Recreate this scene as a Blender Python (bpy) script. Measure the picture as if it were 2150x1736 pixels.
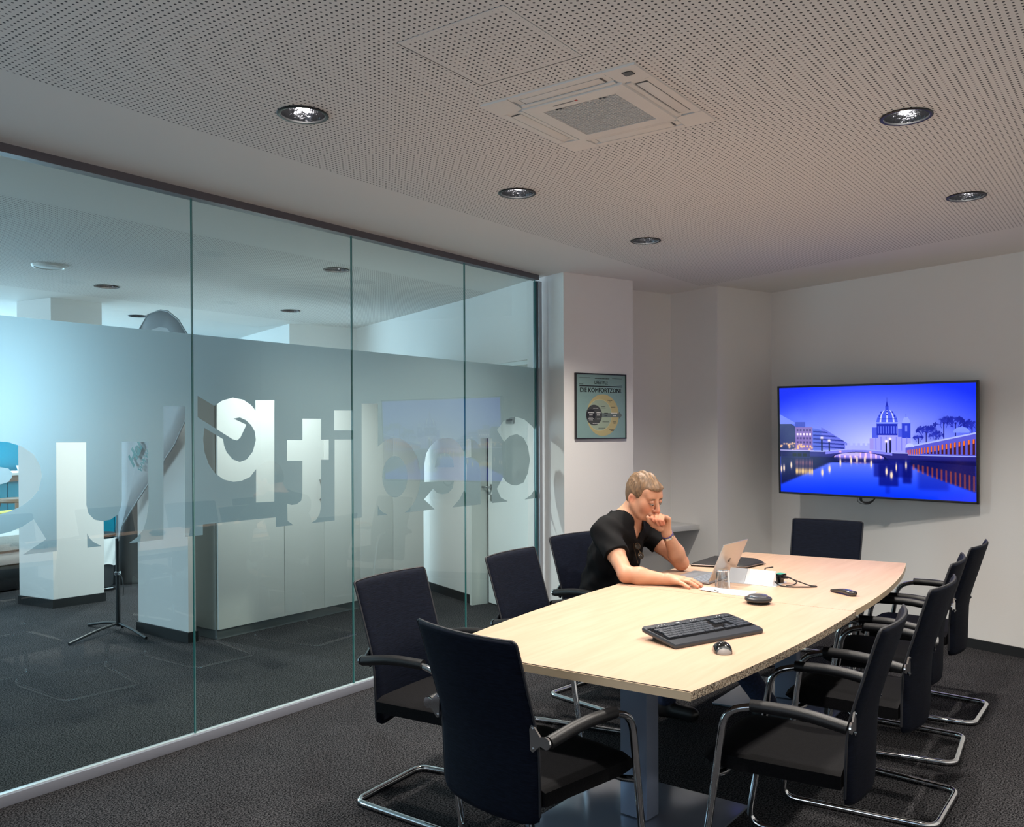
import bpy, bmesh, math, random
import numpy as np
from mathutils import Vector, Matrix
from mathutils.geometry import tessellate_polygon

for _o in list(bpy.data.objects):
    bpy.data.objects.remove(_o)
random.seed(7)
SC = bpy.context.scene
EXPO = 0.74
FILL_A, WIN_B, WIN_C = 8.0, 110.0, 66.0
P_IN, P_OUT = 84.0, 92.0
TV_E = 0.62
COL = SC.collection
R = math.radians

# ---------------------------------------------------------------- camera
cam_d = bpy.data.cameras.new('camera')
cam_d.sensor_fit = 'HORIZONTAL'
cam_d.sensor_width = 36.0
cam_d.lens = 1859.95 / 2150 * 36.0
cam_d.shift_x = (1075 - 1105.05) / 2150
cam_d.shift_y = (924.78 - 868) / 2150
cam_d.clip_start = 0.05
cam = bpy.data.objects.new('camera', cam_d)
COL.objects.link(cam)
_x = Vector((0.583444, -0.812142, -0.004197)); _y = Vector((0.01056, 0.002419, 0.999941)); _f = Vector((0.812084, 0.583454, -0.009988))
_m = Matrix((( _x[0], _y[0], -_f[0], 0), (_x[1], _y[1], -_f[1], 0), (_x[2], _y[2], -_f[2], 1.5), (0, 0, 0, 1)))
cam.matrix_world = _m
SC.camera = cam

# ---------------------------------------------------------------- world, exposure
SC.view_settings.view_transform = 'Standard'
SC.view_settings.look = 'None'
SC.view_settings.gamma = 1.0
SC.view_settings.use_curve_mapping = False
SC.view_settings.exposure = EXPO
w = bpy.data.worlds.new('world'); SC.world = w
w.use_nodes = True
w.node_tree.nodes['Background'].inputs[0].default_value = (0.55, 0.75, 1.0, 1)
w.node_tree.nodes['Background'].inputs[1].default_value = 0.7
SC.cycles.use_denoising = True
SC.cycles.max_bounces = 12
SC.cycles.diffuse_bounces = 6
SC.cycles.glossy_bounces = 5
SC.cycles.transparent_max_bounces = 16
SC.cycles.transmission_bounces = 6
SC.cycles.caustics_reflective = False
SC.cycles.caustics_refractive = False
SC.cycles.sample_clamp_indirect = 3.0

# ---------------------------------------------------------------- frames
H = 2.665                                   # ceiling height
PU, PN = 0.943511, -0.331340                # second wall direction (19.35 degrees off the glass)
def pf(p, v):
    return (p * PU - v * PN, p * PN + v * PU)
PA = math.atan2(PN, PU)

# window light: the next room's windows, plus an added fill lamp behind the camera
def area(name, loc, direction, sx, sy, power, color):
    d = bpy.data.lights.new(name, 'AREA'); d.shape = 'RECTANGLE'; d.size = sx; d.size_y = sy
    d.energy = power; d.color = color
    o = bpy.data.objects.new(name, d); COL.objects.link(o)
    o.location = loc
    o.rotation_euler = Vector(direction).to_track_quat('-Z', 'Z').to_euler()
    return o
area('camera_fill', (-1.35, 1.6, 1.55), (1, 0, 0.12), 2.6, 1.5, FILL_A, (0.95, 0.97, 1.0))  # added soft fill behind the camera, no known window there
area('far_window_daylight', (3.4, 10.9, 1.75), (0.05, -1, 0), 3.2, 1.7, WIN_B, (0.50, 0.78, 1.0))
area('side_window_daylight', (-1.35, 8.0, 1.55), (1, -0.1, 0), 3.5, 1.7, WIN_C, (0.62, 0.84, 1.0))

# ---------------------------------------------------------------- materials
MATS = {}
def new_mat(name):
    m = bpy.data.materials.new(name); m.use_nodes = True
    nt = m.node_tree
    return m, nt, nt.nodes['Principled BSDF']
def mat(name, col, rough=0.5, metal=0.0, spec=0.5, bump=None, noise=None, emit=None, estr=1.0, coat=0.0, sheen=0.0):
    """noise=(scale, amount, detail) varies the colour, bump=(scale, strength) roughens the surface"""
    if name in MATS: return MATS[name]
    m, nt, b = new_mat(name)
    b.inputs['Base Color'].default_value = (*col, 1)
    b.inputs['Roughness'].default_value = rough
    b.inputs['Metallic'].default_value = metal
    b.inputs['Specular IOR Level'].default_value = spec
    b.inputs['Coat Weight'].default_value = coat
    b.inputs['Sheen Weight'].default_value = sheen
    tc = nt.nodes.new('ShaderNodeTexCoord')
    if noise:
        n = nt.nodes.new('ShaderNodeTexNoise'); n.inputs['Scale'].default_value = noise[0]
        n.inputs['Detail'].default_value = noise[2] if len(noise) > 2 else 3
        nt.links.new(tc.outputs['Object'], n.inputs['Vector'])
        r = nt.nodes.new('ShaderNodeValToRGB')
        a = noise[1]
        r.color_ramp.elements[0].position = 0.3; r.color_ramp.elements[1].position = 0.7
        r.color_ramp.elements[0].color = (*[max(0, c * (1 - a)) for c in col], 1)
        r.color_ramp.elements[1].color = (*[min(1, c * (1 + a)) for c in col], 1)
        nt.links.new(n.outputs['Fac'], r.inputs['Fac'])
        nt.links.new(r.outputs['Color'], b.inputs['Base Color'])
    if bump:
        n = nt.nodes.new('ShaderNodeTexNoise'); n.inputs['Scale'].default_value = bump[0]; n.inputs['Detail'].default_value = 4
        nt.links.new(tc.outputs['Object'], n.inputs['Vector'])
        bn = nt.nodes.new('ShaderNodeBump'); bn.inputs['Strength'].default_value = bump[1]; bn.inputs['Distance'].default_value = 0.01
        nt.links.new(n.outputs['Fac'], bn.inputs['Height']); nt.links.new(bn.outputs['Normal'], b.inputs['Normal'])
    if emit:
        b.inputs['Emission Color'].default_value = (*emit, 1); b.inputs['Emission Strength'].default_value = estr
    MATS[name] = m
    return m

M_WALL = mat('wall_paint', (0.79, 0.775, 0.755), 0.7, bump=(90, 0.04))
M_CEIL = mat('ceiling_paint', (0.78, 0.77, 0.75), 0.8)
M_WHITE = mat('white_lacquer', (0.86, 0.88, 0.86), 0.35)
M_TRIM = mat('white_trim', (0.76, 0.77, 0.75), 0.4)
M_BASE = mat('dark_skirting', (0.010, 0.010, 0.011), 0.5)
M_ALU = mat('anodised_aluminium', (0.42, 0.43, 0.46), 0.32, 0.6)
M_RAIL = mat('brushed_rail', (0.13, 0.125, 0.14), 0.45, 0.4)
M_CHROME = mat('chrome', (0.78, 0.80, 0.82), 0.07, 1.0)
M_STEELSAT = mat('satin_steel', (0.45, 0.46, 0.47), 0.28, 1.0)
M_BLACK = mat('black_plastic', (0.012, 0.012, 0.013), 0.38)
M_BLACKGLOSS = mat('black_gloss', (0.006, 0.006, 0.007), 0.12)
M_RUBBER = mat('black_foam', (0.005, 0.005, 0.006), 0.45, bump=(300, 0.1))
M_LEG = mat('grey_blue_lacquer', (0.27, 0.32, 0.44), 0.22, 0.2, spec=0.6)
M_PLATE = mat('grey_floor_plate', (0.24, 0.28, 0.36), 0.18, 0.4)
M_EDGE = mat('maple_edge_band', (0.66, 0.51, 0.34), 0.4)
M_PAPER = mat('paper', (0.85, 0.85, 0.84), 0.6)
M_GREYP = mat('grey_plastic', (0.30, 0.33, 0.38), 0.3, 0.3)

def fabric_mat(name, col, col2, scale=(1, 1, 1)):
    m, nt, b = new_mat(name)
    tc = nt.nodes.new('ShaderNodeTexCoord'); mp = nt.nodes.new('ShaderNodeMapping')
    mp.inputs['Scale'].default_value = scale
    nt.links.new(tc.outputs['Object'], mp.inputs['Vector'])
    n = nt.nodes.new('ShaderNodeTexNoise'); n.inputs['Scale'].default_value = 60; n.inputs['Detail'].default_value = 6
    nt.links.new(mp.outputs[0], n.inputs['Vector'])
    r = nt.nodes.new('ShaderNodeValToRGB'); r.color_ramp.elements[0].position = 0.35; r.color_ramp.elements[1].position = 0.68
    r.color_ramp.elements[0].color = (*col, 1); r.color_ramp.elements[1].color = (*col2, 1)
    nt.links.new(n.outputs['Fac'], r.inputs['Fac']); nt.links.new(r.outputs[0], b.inputs['Base Color'])
    bn = nt.nodes.new('ShaderNodeBump'); bn.inputs['Strength'].default_value = 0.25; bn.inputs['Distance'].default_value = 0.003
    nt.links.new(n.outputs['Fac'], bn.inputs['Height']); nt.links.new(bn.outputs[0], b.inputs['Normal'])
    b.inputs['Roughness'].default_value = 0.75; b.inputs['Sheen Weight'].default_value = 0.0
    b.inputs['Specular IOR Level'].default_value = 0.12
    return m
M_BACKFAB = fabric_mat('chair_back_mesh', (0.0018, 0.0032, 0.0085), (0.0044, 0.0072, 0.0170), (1, 0.5, 5))
M_SEATFAB = fabric_mat('chair_seat_cloth', (0.0022, 0.0021, 0.0027), (0.0052, 0.0051, 0.0064), (4, 4, 4))

def carpet_mat():
    m, nt, b = new_mat('charcoal_carpet')
    tc = nt.nodes.new('ShaderNodeTexCoord')
    n = nt.nodes.new('ShaderNodeTexNoise'); n.inputs['Scale'].default_value = 150; n.inputs['Detail'].default_value = 6
    n2 = nt.nodes.new('ShaderNodeTexNoise'); n2.inputs['Scale'].default_value = 3.5; n2.inputs['Detail'].default_value = 3
    nt.links.new(tc.outputs['Object'], n.inputs['Vector']); nt.links.new(tc.outputs['Object'], n2.inputs['Vector'])
    r = nt.nodes.new('ShaderNodeValToRGB')
    e = r.color_ramp.elements; e[0].position = 0.42; e[0].color = (0.004, 0.004, 0.005, 1); e[1].position = 0.62; e[1].color = (0.105, 0.102, 0.108, 1)
    nt.links.new(n.outputs['Fac'], r.inputs['Fac'])
    mx = nt.nodes.new('ShaderNodeMixRGB'); mx.blend_type = 'MULTIPLY'; mx.inputs[0].default_value = 0.35
    nt.links.new(r.outputs[0], mx.inputs[1]); nt.links.new(n2.outputs['Fac'], mx.inputs[2])
    nt.links.new(mx.outputs[0], b.inputs['Base Color'])
    bn = nt.nodes.new('ShaderNodeBump'); bn.inputs['Strength'].default_value = 0.15; bn.inputs['Distance'].default_value = 0.002
    nt.links.new(n.outputs['Fac'], bn.inputs['Height']); nt.links.new(bn.outputs[0], b.inputs['Normal'])
    b.inputs['Roughness'].default_value = 0.95; b.inputs['Specular IOR Level'].default_value = 0.04
    return m
M_CARPET = carpet_mat()

def wood_mat(name='maple_laminate', k=1.0):
    m, nt, b = new_mat(name)
    tc = nt.nodes.new('ShaderNodeTexCoord'); mp = nt.nodes.new('ShaderNodeMapping'); mp.inputs['Scale'].default_value = (1.2, 14, 14)
    nt.links.new(tc.outputs['Object'], mp.inputs['Vector'])
    n = nt.nodes.new('ShaderNodeTexNoise'); n.inputs['Scale'].default_value = 2.2; n.inputs['Detail'].default_value = 7; n.inputs['Distortion'].default_value = 0.6
    nt.links.new(mp.outputs[0], n.inputs['Vector'])
    r = nt.nodes.new('ShaderNodeValToRGB'); e = r.color_ramp.elements
    e[0].position = 0.32; e[0].color = (0.53 * k, 0.345 * k, 0.235 * k, 1); e[1].position = 0.7; e[1].color = (0.60 * k, 0.405 * k, 0.288 * k, 1)
    nt.links.new(n.outputs['Fac'], r.inputs['Fac']); nt.links.new(r.outputs[0], b.inputs['Base Color'])
    b.inputs['Roughness'].default_value = 0.42; b.inputs['Specular IOR Level'].default_value = 0.4
    return m
M_WOOD = wood_mat(k=0.94)

def chip_mat():
    m, nt, b = new_mat('raw_chipboard')
    tc = nt.nodes.new('ShaderNodeTexCoord')
    v = nt.nodes.new('ShaderNodeTexVoronoi'); v.inputs['Scale'].default_value = 330
    nt.links.new(tc.outputs['Object'], v.inputs['Vector'])
    r = nt.nodes.new('ShaderNodeValToRGB'); r.color_ramp.interpolation = 'CONSTANT'; e = r.color_ramp.elements
    e[0].position = 0; e[0].color = (0.05, 0.035, 0.025, 1); e[1].position = 0.25; e[1].color = (0.30, 0.22, 0.15, 1)
    x = e.new(0.55); x.color = (0.42, 0.34, 0.25, 1); x = e.new(0.85); x.color = (0.62, 0.53, 0.42, 1)
    sp = nt.nodes.new('ShaderNodeSeparateColor'); nt.links.new(v.outputs['Color'], sp.inputs[0])
    nt.links.new(sp.outputs[0], r.inputs['Fac']); nt.links.new(r.outputs[0], b.inputs['Base Color'])
    b.inputs['Roughness'].default_value = 0.9
    return m
M_CHIP = chip_mat()

def perf_mat(name, base, regions):
    """perforated plasterboard: 8 mm holes on a 19.6 mm grid, inside the given rectangles (u0,u1,n0,n1) only"""
    m, nt, b = new_mat(name)
    L = nt.links
    tc = nt.nodes.new('ShaderNodeTexCoord'); sp = nt.nodes.new('ShaderNodeSeparateXYZ'); L.new(tc.outputs['Object'], sp.inputs[0])
    def M(op, a, bb=None, c=None):
        nd = nt.nodes.new('ShaderNodeMath'); nd.operation = op
        for i, t in enumerate((a, bb, c)):
            if t is None: continue
            if isinstance(t, (int, float)): nd.inputs[i].default_value = t
            else: L.new(t, nd.inputs[i])
        return nd.outputs[0]
    P = 0.0203
    d = []
    for i in (0, 1):
        q = M('DIVIDE', sp.outputs[i], P); q = M('FRACT', M('ADD', q, 500.0)); q = M('SUBTRACT', q, 0.5); d.append(M('MULTIPLY', q, P))
    dist = M('SQRT', M('ADD', M('MULTIPLY', d[0], d[0]), M('MULTIPLY', d[1], d[1])))
    hole = M('LESS_THAN', dist, 0.0040)
    inside = None
    for kind, r in regions:
        if kind == 'rect':
            a = M('MULTIPLY', M('GREATER_THAN', sp.outputs[0], r[0]), M('LESS_THAN', sp.outputs[0], r[1]))
            a = M('MULTIPLY', a, M('MULTIPLY', M('GREATER_THAN', sp.outputs[1], r[2]), M('LESS_THAN', sp.outputs[1], r[3])))
        else:  # half plane a*u+b*n<c
            a = M('LESS_THAN', M('ADD', M('MULTIPLY', sp.outputs[0], r[0]), M('MULTIPLY', sp.outputs[1], r[1])), r[2])
        if inside is None: inside = a
        elif kind == 'half': inside = M('MULTIPLY', inside, a)
        elif kind == 'rect': inside = M('MAXIMUM', inside, a)
    if inside is not None: hole = M('MULTIPLY', hole, inside)
    mx = nt.nodes.new('ShaderNodeMixRGB'); L.new(hole, mx.inputs[0])
    mx.inputs[1].default_value = (*base, 1); mx.inputs[2].default_value = (0.06, 0.065, 0.07, 1)
    L.new(mx.outputs[0], b.inputs['Base Color']); b.inputs['Roughness'].default_value = 0.85
    b.inputs['Specular IOR Level'].default_value = 0.2
    return m
M_PERF = perf_mat('perforated_ceiling', (0.78, 0.77, 0.75), [('rect', (-1.1, 6.6, 0.28, 3.03)), ('half', (PU, PN, 5.25)), ('rect', (-1.0, 9, 4.6, 7.4))])
M_PERFH = perf_mat('perforated_hatch', (0.77, 0.76, 0.74), [('rect', (-0.19, 0.19, -0.19, 0.19))])

def glass_mat(name, tint, gain=1.7, edge=False):
    m = bpy.data.materials.new(name); m.use_nodes = True; nt = m.node_tree
    nt.nodes.remove(nt.nodes['Principled BSDF']); out = nt.nodes['Material Output']
    tr = nt.nodes.new('ShaderNodeBsdfTransparent'); tr.inputs[0].default_value = (*tint, 1)
    gl = nt.nodes.new('ShaderNodeBsdfGlossy'); gl.inputs['Roughness'].default_value = 0.0; gl.inputs[0].default_value = (0.92, 0.97, 0.96, 1)
    fr = nt.nodes.new('ShaderNodeFresnel'); fr.inputs[0].default_value = 1.5
    ge = nt.nodes.new('ShaderNodeNewGeometry')
    s = nt.nodes.new('ShaderNodeMath'); s.operation = 'SUBTRACT'; s.inputs[0].default_value = 1.0; nt.links.new(ge.outputs['Backfacing'], s.inputs[1])
    mu = nt.nodes.new('ShaderNodeMath'); mu.operation = 'MULTIPLY'; nt.links.new(fr.outputs[0], mu.inputs[0]); nt.links.new(s.outputs[0], mu.inputs[1])
    m2 = nt.nodes.new('ShaderNodeMath'); m2.operation = 'MULTIPLY'; m2.inputs[1].default_value = gain; m2.use_clamp = True; nt.links.new(mu.outputs[0], m2.inputs[0])
    mx = nt.nodes.new('ShaderNodeMixShader'); nt.links.new(m2.outputs[0], mx.inputs[0]); nt.links.new(tr.outputs[0], mx.inputs[1]); nt.links.new(gl.outputs[0], mx.inputs[2])
    nt.links.new(mx.outputs[0], out.inputs[0])
    return m
M_GLASS = glass_mat('partition_glass', (0.93, 0.985, 0.965), 1.7)
M_GEDGE = mat('glass_edge', (0.03, 0.16, 0.15), 0.15)
M_TUMBLER = glass_mat('tumbler_glass', (0.90, 0.92, 0.95), 4.0)

def film_mat():
    m = bpy.data.materials.new('etched_film'); m.use_nodes = True; nt = m.node_tree
    nt.nodes.remove(nt.nodes['Principled BSDF']); out = nt.nodes['Material Output']
    tl = nt.nodes.new('ShaderNodeBsdfTranslucent'); tl.inputs[0].default_value = (0.33, 0.37, 0.38, 1)
    rf = nt.nodes.new('ShaderNodeBsdfRefraction'); rf.inputs['Color'].default_value = (0.80, 0.88, 0.90, 1); rf.inputs['Roughness'].default_value = 0.75; rf.inputs['IOR'].default_value = 1.25
    df = nt.nodes.new('ShaderNodeBsdfDiffuse'); df.inputs[0].default_value = (0.16, 0.18, 0.18, 1)
    m0 = nt.nodes.new('ShaderNodeMixShader'); m0.inputs[0].default_value = 0.20
    nt.links.new(tl.outputs[0], m0.inputs[1]); nt.links.new(rf.outputs[0], m0.inputs[2])
    mx = nt.nodes.new('ShaderNodeMixShader'); mx.inputs[0].default_value = 0.28
    nt.links.new(m0.outputs[0], mx.inputs[1]); nt.links.new(df.outputs[0], mx.inputs[2]); nt.links.new(mx.outputs[0], out.inputs[0])
    return m
M_FILM = film_mat()

# ---------------------------------------------------------------- builders
def link(name, me, m, parent=None, loc=None, rot=None):
    o = bpy.data.objects.new(name, me)
    COL.objects.link(o)
    if m is not None:
        for k in (m if isinstance(m, (list, tuple)) else [m]): me.materials.append(k)
    if parent is not None: o.parent = parent
    if loc is not None: o.location = loc
    if rot is not None: o.rotation_euler = rot
    return o
def thing(name, label, cat, loc=(0, 0, 0), rz=0.0, group=None, rot=None):
    o = bpy.data.objects.new(name, None); COL.objects.link(o)
    o.empty_display_size = 0.1
    o.location = loc; o.rotation_euler = rot if rot is not None else (0, 0, rz)
    o['label'] = label; o['category'] = cat
    if group: o['group'] = group
    return o
def tag(o, label, cat, group=None):
    o['label'] = label; o['category'] = cat
    if group: o['group'] = group
    return o
def struct(o, label=None):
    o['kind'] = 'structure'
    if label: o['label'] = label
    return o
def mesh(name, V, F, m, parent=None, smooth=False, loc=None, rot=None, mi=None):
    me = bpy.data.meshes.new(name); me.from_pydata([tuple(v) for v in V], [], [tuple(f) for f in F])
    if smooth: me.polygons.foreach_set('use_smooth', [True] * len(me.polygons))
    if mi is not None: me.polygons.foreach_set('material_index', mi)
    me.update()
    return link(name, me, m, parent, loc, rot)
class B:
    """collects boxes, tubes and turned shapes into one bmesh = one object"""
    def __init__(s): s.V = []; s.F = []; s.S = []
    def add(s, V, F, smooth=False):
        k = len(s.V); s.V += [tuple(v) for v in V]
        for f in F: s.F.append([i + k for i in f]); s.S.append(smooth)
        return s
    def box(s, c, d, rz=0.0, bev=0.0, R3=None):
        bm = bmesh.new(); bmesh.ops.create_cube(bm, size=1.0)
        for v in bm.verts: v.co = Vector((v.co.x * d[0], v.co.y * d[1], v.co.z * d[2]))
        if bev > 0: bmesh.ops.bevel(bm, geom=list(bm.edges), offset=bev, segments=2, affect='EDGES', profile=0.6)
        Mx = (R3 if R3 is not None else Matrix.Rotation(rz, 3, 'Z'))
        V = [Mx @ v.co + Vector(c) for v in bm.verts]; bm.verts.index_update()
        F = [[v.index for v in f.verts] for f in bm.faces]; bm.free()
        return s.add(V, F, bev > 0)
    def prism(s, pts, z0, z1, smooth=False):
        n = len(pts); V = [(x, y, z0) for x, y in pts] + [(x, y, z1) for x, y in pts]
        a = sum(pts[i][0] * pts[(i + 1) % n][1] - pts[(i + 1) % n][0] * pts[i][1] for i in range(n))
        F = [[i, (i + 1) % n, n + (i + 1) % n, n + i] for i in range(n)]
        F += [list(range(n - 1, -1, -1)), list(range(n, 2 * n))]
        if a < 0: F = [f[::-1] for f in F]
        return s.add(V, F, smooth)
    def tube(s, P, r, n=12, closed=False, cap=True):
        P = [Vector(p) for p in P]; m = len(P)
        rr = r if isinstance(r, (list, tuple)) else [r] * m
        T = []
        for i in range(m):
            if closed: t = P[(i + 1) % m] - P[i - 1]
            else: t = P[min(i + 1, m - 1)] - P[max(i - 1, 0)]
            T.append(t.normalized())
        up = Vector((0, 0, 1)) if abs(T[0].z) < 0.9 else Vector((1, 0, 0))
        a = (up - T[0] * up.dot(T[0])).normalized(); V = []
        for i in range(m):
            if i > 0: a = (a - T[i] * a.dot(T[i])).normalized()
            b = T[i].cross(a)
            for k in range(n):
                th = 2 * math.pi * k / n
                V.append(P[i] + (a * math.cos(th) + b * math.sin(th)) * rr[i])
        F = []
        for i in range(m if closed else m - 1):
            j = (i + 1) % m
            for k in range(n): F.append([i * n + k, i * n + (k + 1) % n, j * n + (k + 1) % n, j * n + k])
        if cap and not closed: F += [list(range(n - 1, -1, -1)), [(m - 1) * n + k for k in range(n)]]
        return s.add(V, F, True)
    def lathe(s, prof, n=24, c=(0, 0, 0), smooth=True):
        V = []; F = []
        for (r, z) in prof:
            for k in range(n):
                th = 2 * math.pi * k / n; V.append((c[0] + r * math.cos(th), c[1] + r * math.sin(th), c[2] + z))
        for i in range(len(prof) - 1):
            for k in range(n): F.append([i * n + k, i * n + (k + 1) % n, (i + 1) * n + (k + 1) % n, (i + 1) * n + k])
        return s.add(V, F, smooth)
    def done(s, name, m, parent=None, loc=None, rot=None):
        me = bpy.data.meshes.new(name); me.from_pydata(s.V, [], s.F)
        me.polygons.foreach_set('use_smooth', s.S); me.update()
        o = link(name, me, m, parent, loc, rot)
        if any(s.S):
            try: me.set_sharp_from_angle(angle=R(40))
            except Exception: pass
        return o
def fillet(P, r, n=5):
    """round the corners of a 3-D polyline"""
    P = [Vector(p) for p in P]; rr = r if isinstance(r, (list, tuple)) else [r] * len(P); out = [P[0]]
    for i in range(1, len(P) - 1):
        a, b, c = P[i - 1], P[i], P[i + 1]
        u = (a - b); v = (c - b); d = min(rr[i], u.length * 0.49, v.length * 0.49)
        p = b + u.normalized() * d; q = b + v.normalized() * d
        for k in range(n + 1):
            t = k / n; out.append(p * (1 - t) ** 2 + b * 2 * t * (1 - t) + q * t * t)
    out.append(P[-1]); return out
def poly_sheet(name, outer, holes, to3, m, parent=None, flip=False):
    loops = [[Vector((a, b, 0)) for a, b in outer]] + [[Vector((a, b, 0)) for a, b in h] for h in holes]
    tri = tessellate_polygon(loops); flat = [v for l in loops for v in l]
    F = []
    for t in tri:
        a, b, c = [flat[i] for i in t]
        ccw = (b - a).cross(c - a).z > 0
        if abs((b - a).cross(c - a).z) < 1e-10: continue
        t = list(t) if ccw != flip else list(t)[::-1]
        F.append(t)
    return mesh(name, [to3(v.x, v.y) for v in flat], F, m, parent)
def circle(c, r, n=32): return [(c[0] + r * math.cos(2 * math.pi * k / n), c[1] + r * math.sin(2 * math.pi * k / n)) for k in range(n)]
def text_obj(name, body, size, m, parent, loc, rot, xscale=1.0, align='CENTER', extrude=0.0004, bold=0.0, shear=0.0):
    c = bpy.data.curves.new(name, 'FONT'); c.body = body; c.size = size; c.align_x = align; c.align_y = 'CENTER'
    c.extrude = extrude; c.offset = bold; c.shear = shear; c.resolution_u = 3
    o = bpy.data.objects.new('tmp', c); COL.objects.link(o)
    bpy.context.view_layer.update()
    dg = bpy.context.evaluated_depsgraph_get()
    me = bpy.data.meshes.new_from_object(o.evaluated_get(dg)); me.name = name
    bpy.data.objects.remove(o)
    t = link(name, me, None, parent, loc, rot)
    me.materials.clear(); me.materials.append(m)
    t.scale = (xscale, 1, 1)
    return t

# ================================================================ THE ROOM
DL_IN = [(2.169, 2.559), (3.497, 2.561), (4.836, 2.569), (2.17, 0.785), (3.506, 0.776), (4.882, 0.798)]
DL_OUT = [(3.771, 6.795), (4.367, 4.806), (5.567, 6.764), (4.902, 8.257)]
DL_OFF = []
U0, U1, N0, N1 = -1.5, 8.6, -0.46, 11.2
fl = B(); fl.box(((U0 + U1) / 2, (N0 + N1) / 2, -0.05), (U1 - U0, N1 - N0, 0.1)); struct(fl.done('floor', M_CARPET))
HATCH = (1.939, 2.347, 1.463, 1.868)
AC = (2.482, 3.104, 1.364, 1.972)
chs = [circle(c, 0.084, 28) for c in DL_IN + DL_OUT + DL_OFF]
chs.append([(HATCH[0], HATCH[2]), (HATCH[1], HATCH[2]), (HATCH[1], HATCH[3]), (HATCH[0], HATCH[3])])
chs.append([(AC[0] + .03, AC[2] + .03), (AC[1] - .03, AC[2] + .03), (AC[1] - .03, AC[3] - .03), (AC[0] + .03, AC[3] - .03)])
ce = poly_sheet('ceiling', [(U0, N0), (U1, N0), (U1, N1), (U0, N1)], [h[::-1] for h in chs], lambda a, b: (a, b, H), M_PERF, flip=True)
struct(ce)
# plenum above the ceiling so that no daylight falls in through the openings
pl = B(); pl.box(((U0 + U1) / 2, (N0 + N1) / 2, H + 0.45), (U1 - U0, N1 - N0, 0.05))
struct(pl.done('ceiling_slab', M_CEIL))

def wall(name, fp, m=M_WALL, z0=0.0, z1=H):
    return struct(B().prism(fp, z0, z1).done(name, m))
wall('wall_right', [(U0, N0 - 0.15), (7.0, N0 - 0.15), (7.0, N0), (U0, N0)])
wall('wall_tv', [pf(6.0, -1.2), pf(6.15, -1.2), pf(6.15, 4.958), pf(6.0, 4.958)])
wall('wall_projection', [pf(5.342, 4.958), pf(6.15, 4.958), pf(6.15, 5.62), pf(5.342, 5.62)])
wall('wall_recess', [pf(4.6, 5.487), pf(5.342, 5.487), pf(5.342, 5.62), pf(4.6, 5.62)])
wall('wall_pillar', [pf(3.94, 5.155), pf(4.615, 5.155), pf(4.615, 5.62), pf(3.94, 5.62)])
# next room
wall('wall_cabinet_side', [pf(4.03, 6.575), pf(4.5, 6.575), pf(4.5, 9.25), pf(4.14, 9.25)])
wall('wall_next_room_back', [pf(3.36, 9.22), pf(4.5, 9.22), pf(4.5, 12.4), pf(3.36, 12.4)])
struct(B().box(pf(4.0, 5.98) + (2.42,), (0.8, 0.99, 0.49), rz=0).done('wall_door_head', M_WALL)) if False else None
wall('wall_door_head', [pf(3.94, 5.62), pf(4.45, 5.62), pf(4.45, 6.575), pf(4.03, 6.575)], z0=2.06)
# window walls: behind the camera (its window added for the fill), left side and far side of the next room, with openings
def window_wall(name, a, b, t, sill, head, wins, m=M_WALL):
    """wall between points a-b (2-D), thickness vector t, windows = [(d0,d1)] distances from a"""
    a = Vector(a); b = Vector(b); t = Vector(t); L = (b - a).length; d = (b - a) / L
    bb = B()
    def seg(s0, s1, z0, z1):
        p = a + d * s0; q = a + d * s1
        bb.prism([tuple(p), tuple(q), tuple(q + t), tuple(p + t)], z0, z1)
    cur = 0.0
    for s0, s1 in wins:
        seg(cur, s0, 0, H); seg(s0, s1, 0, sill); seg(s0, s1, head, H); cur = s1
    seg(cur, L, 0, H)
    return struct(bb.done(name, m))
window_wall('wall_front', (U0, N0), (U0, 3.8), (-0.2, 0), 0.7, 2.4, [(0.6, 3.5)])
window_wall('wall_next_room_left', (U0, 3.8), (U0, N1), (-0.2, 0), 0.8, 2.45, [(2.2, 6.2)])
window_wall('wall_next_room_far', (U0, N1), (U1, N1), (0, 0.2), 0.85, 2.5, [(3.0, 6.28)])
def window(name, c, w_, h_, rz, bars=2):
    e = bpy.data.objects.new(name, None); COL.objects.link(e); e.location = c; e.rotation_euler = (0, 0, rz); e['kind'] = 'structure'
    f = B()
    for sx in (-1, 1): f.box((sx * (w_ / 2 - .03), 0, 0), (.06, .07, h_))
    for sz in (-1, 1): f.box((0, 0, sz * (h_ / 2 - .03)), (w_ - .12, .07, .06))
    for k in range(1, bars + 1): f.box((-w_ / 2 + w_ * k / (bars + 1), 0, 0), (.05, .06, h_ - .12))
    f.done('window_frame', M_TRIM, e)
    return e
window('window_added', (U0 - 0.1, 1.59, 1.55), 2.9, 1.7, R(90))  # added, unseen window built round the fill lamp behind the camera
window('window_2', (U0 - 0.1, 8.0, 1.625), 4.0, 1.65, R(90), 3)
window('window_3', (3.14, N1 + 0.1, 1.675), 3.28, 1.65, 0, 3)
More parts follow.
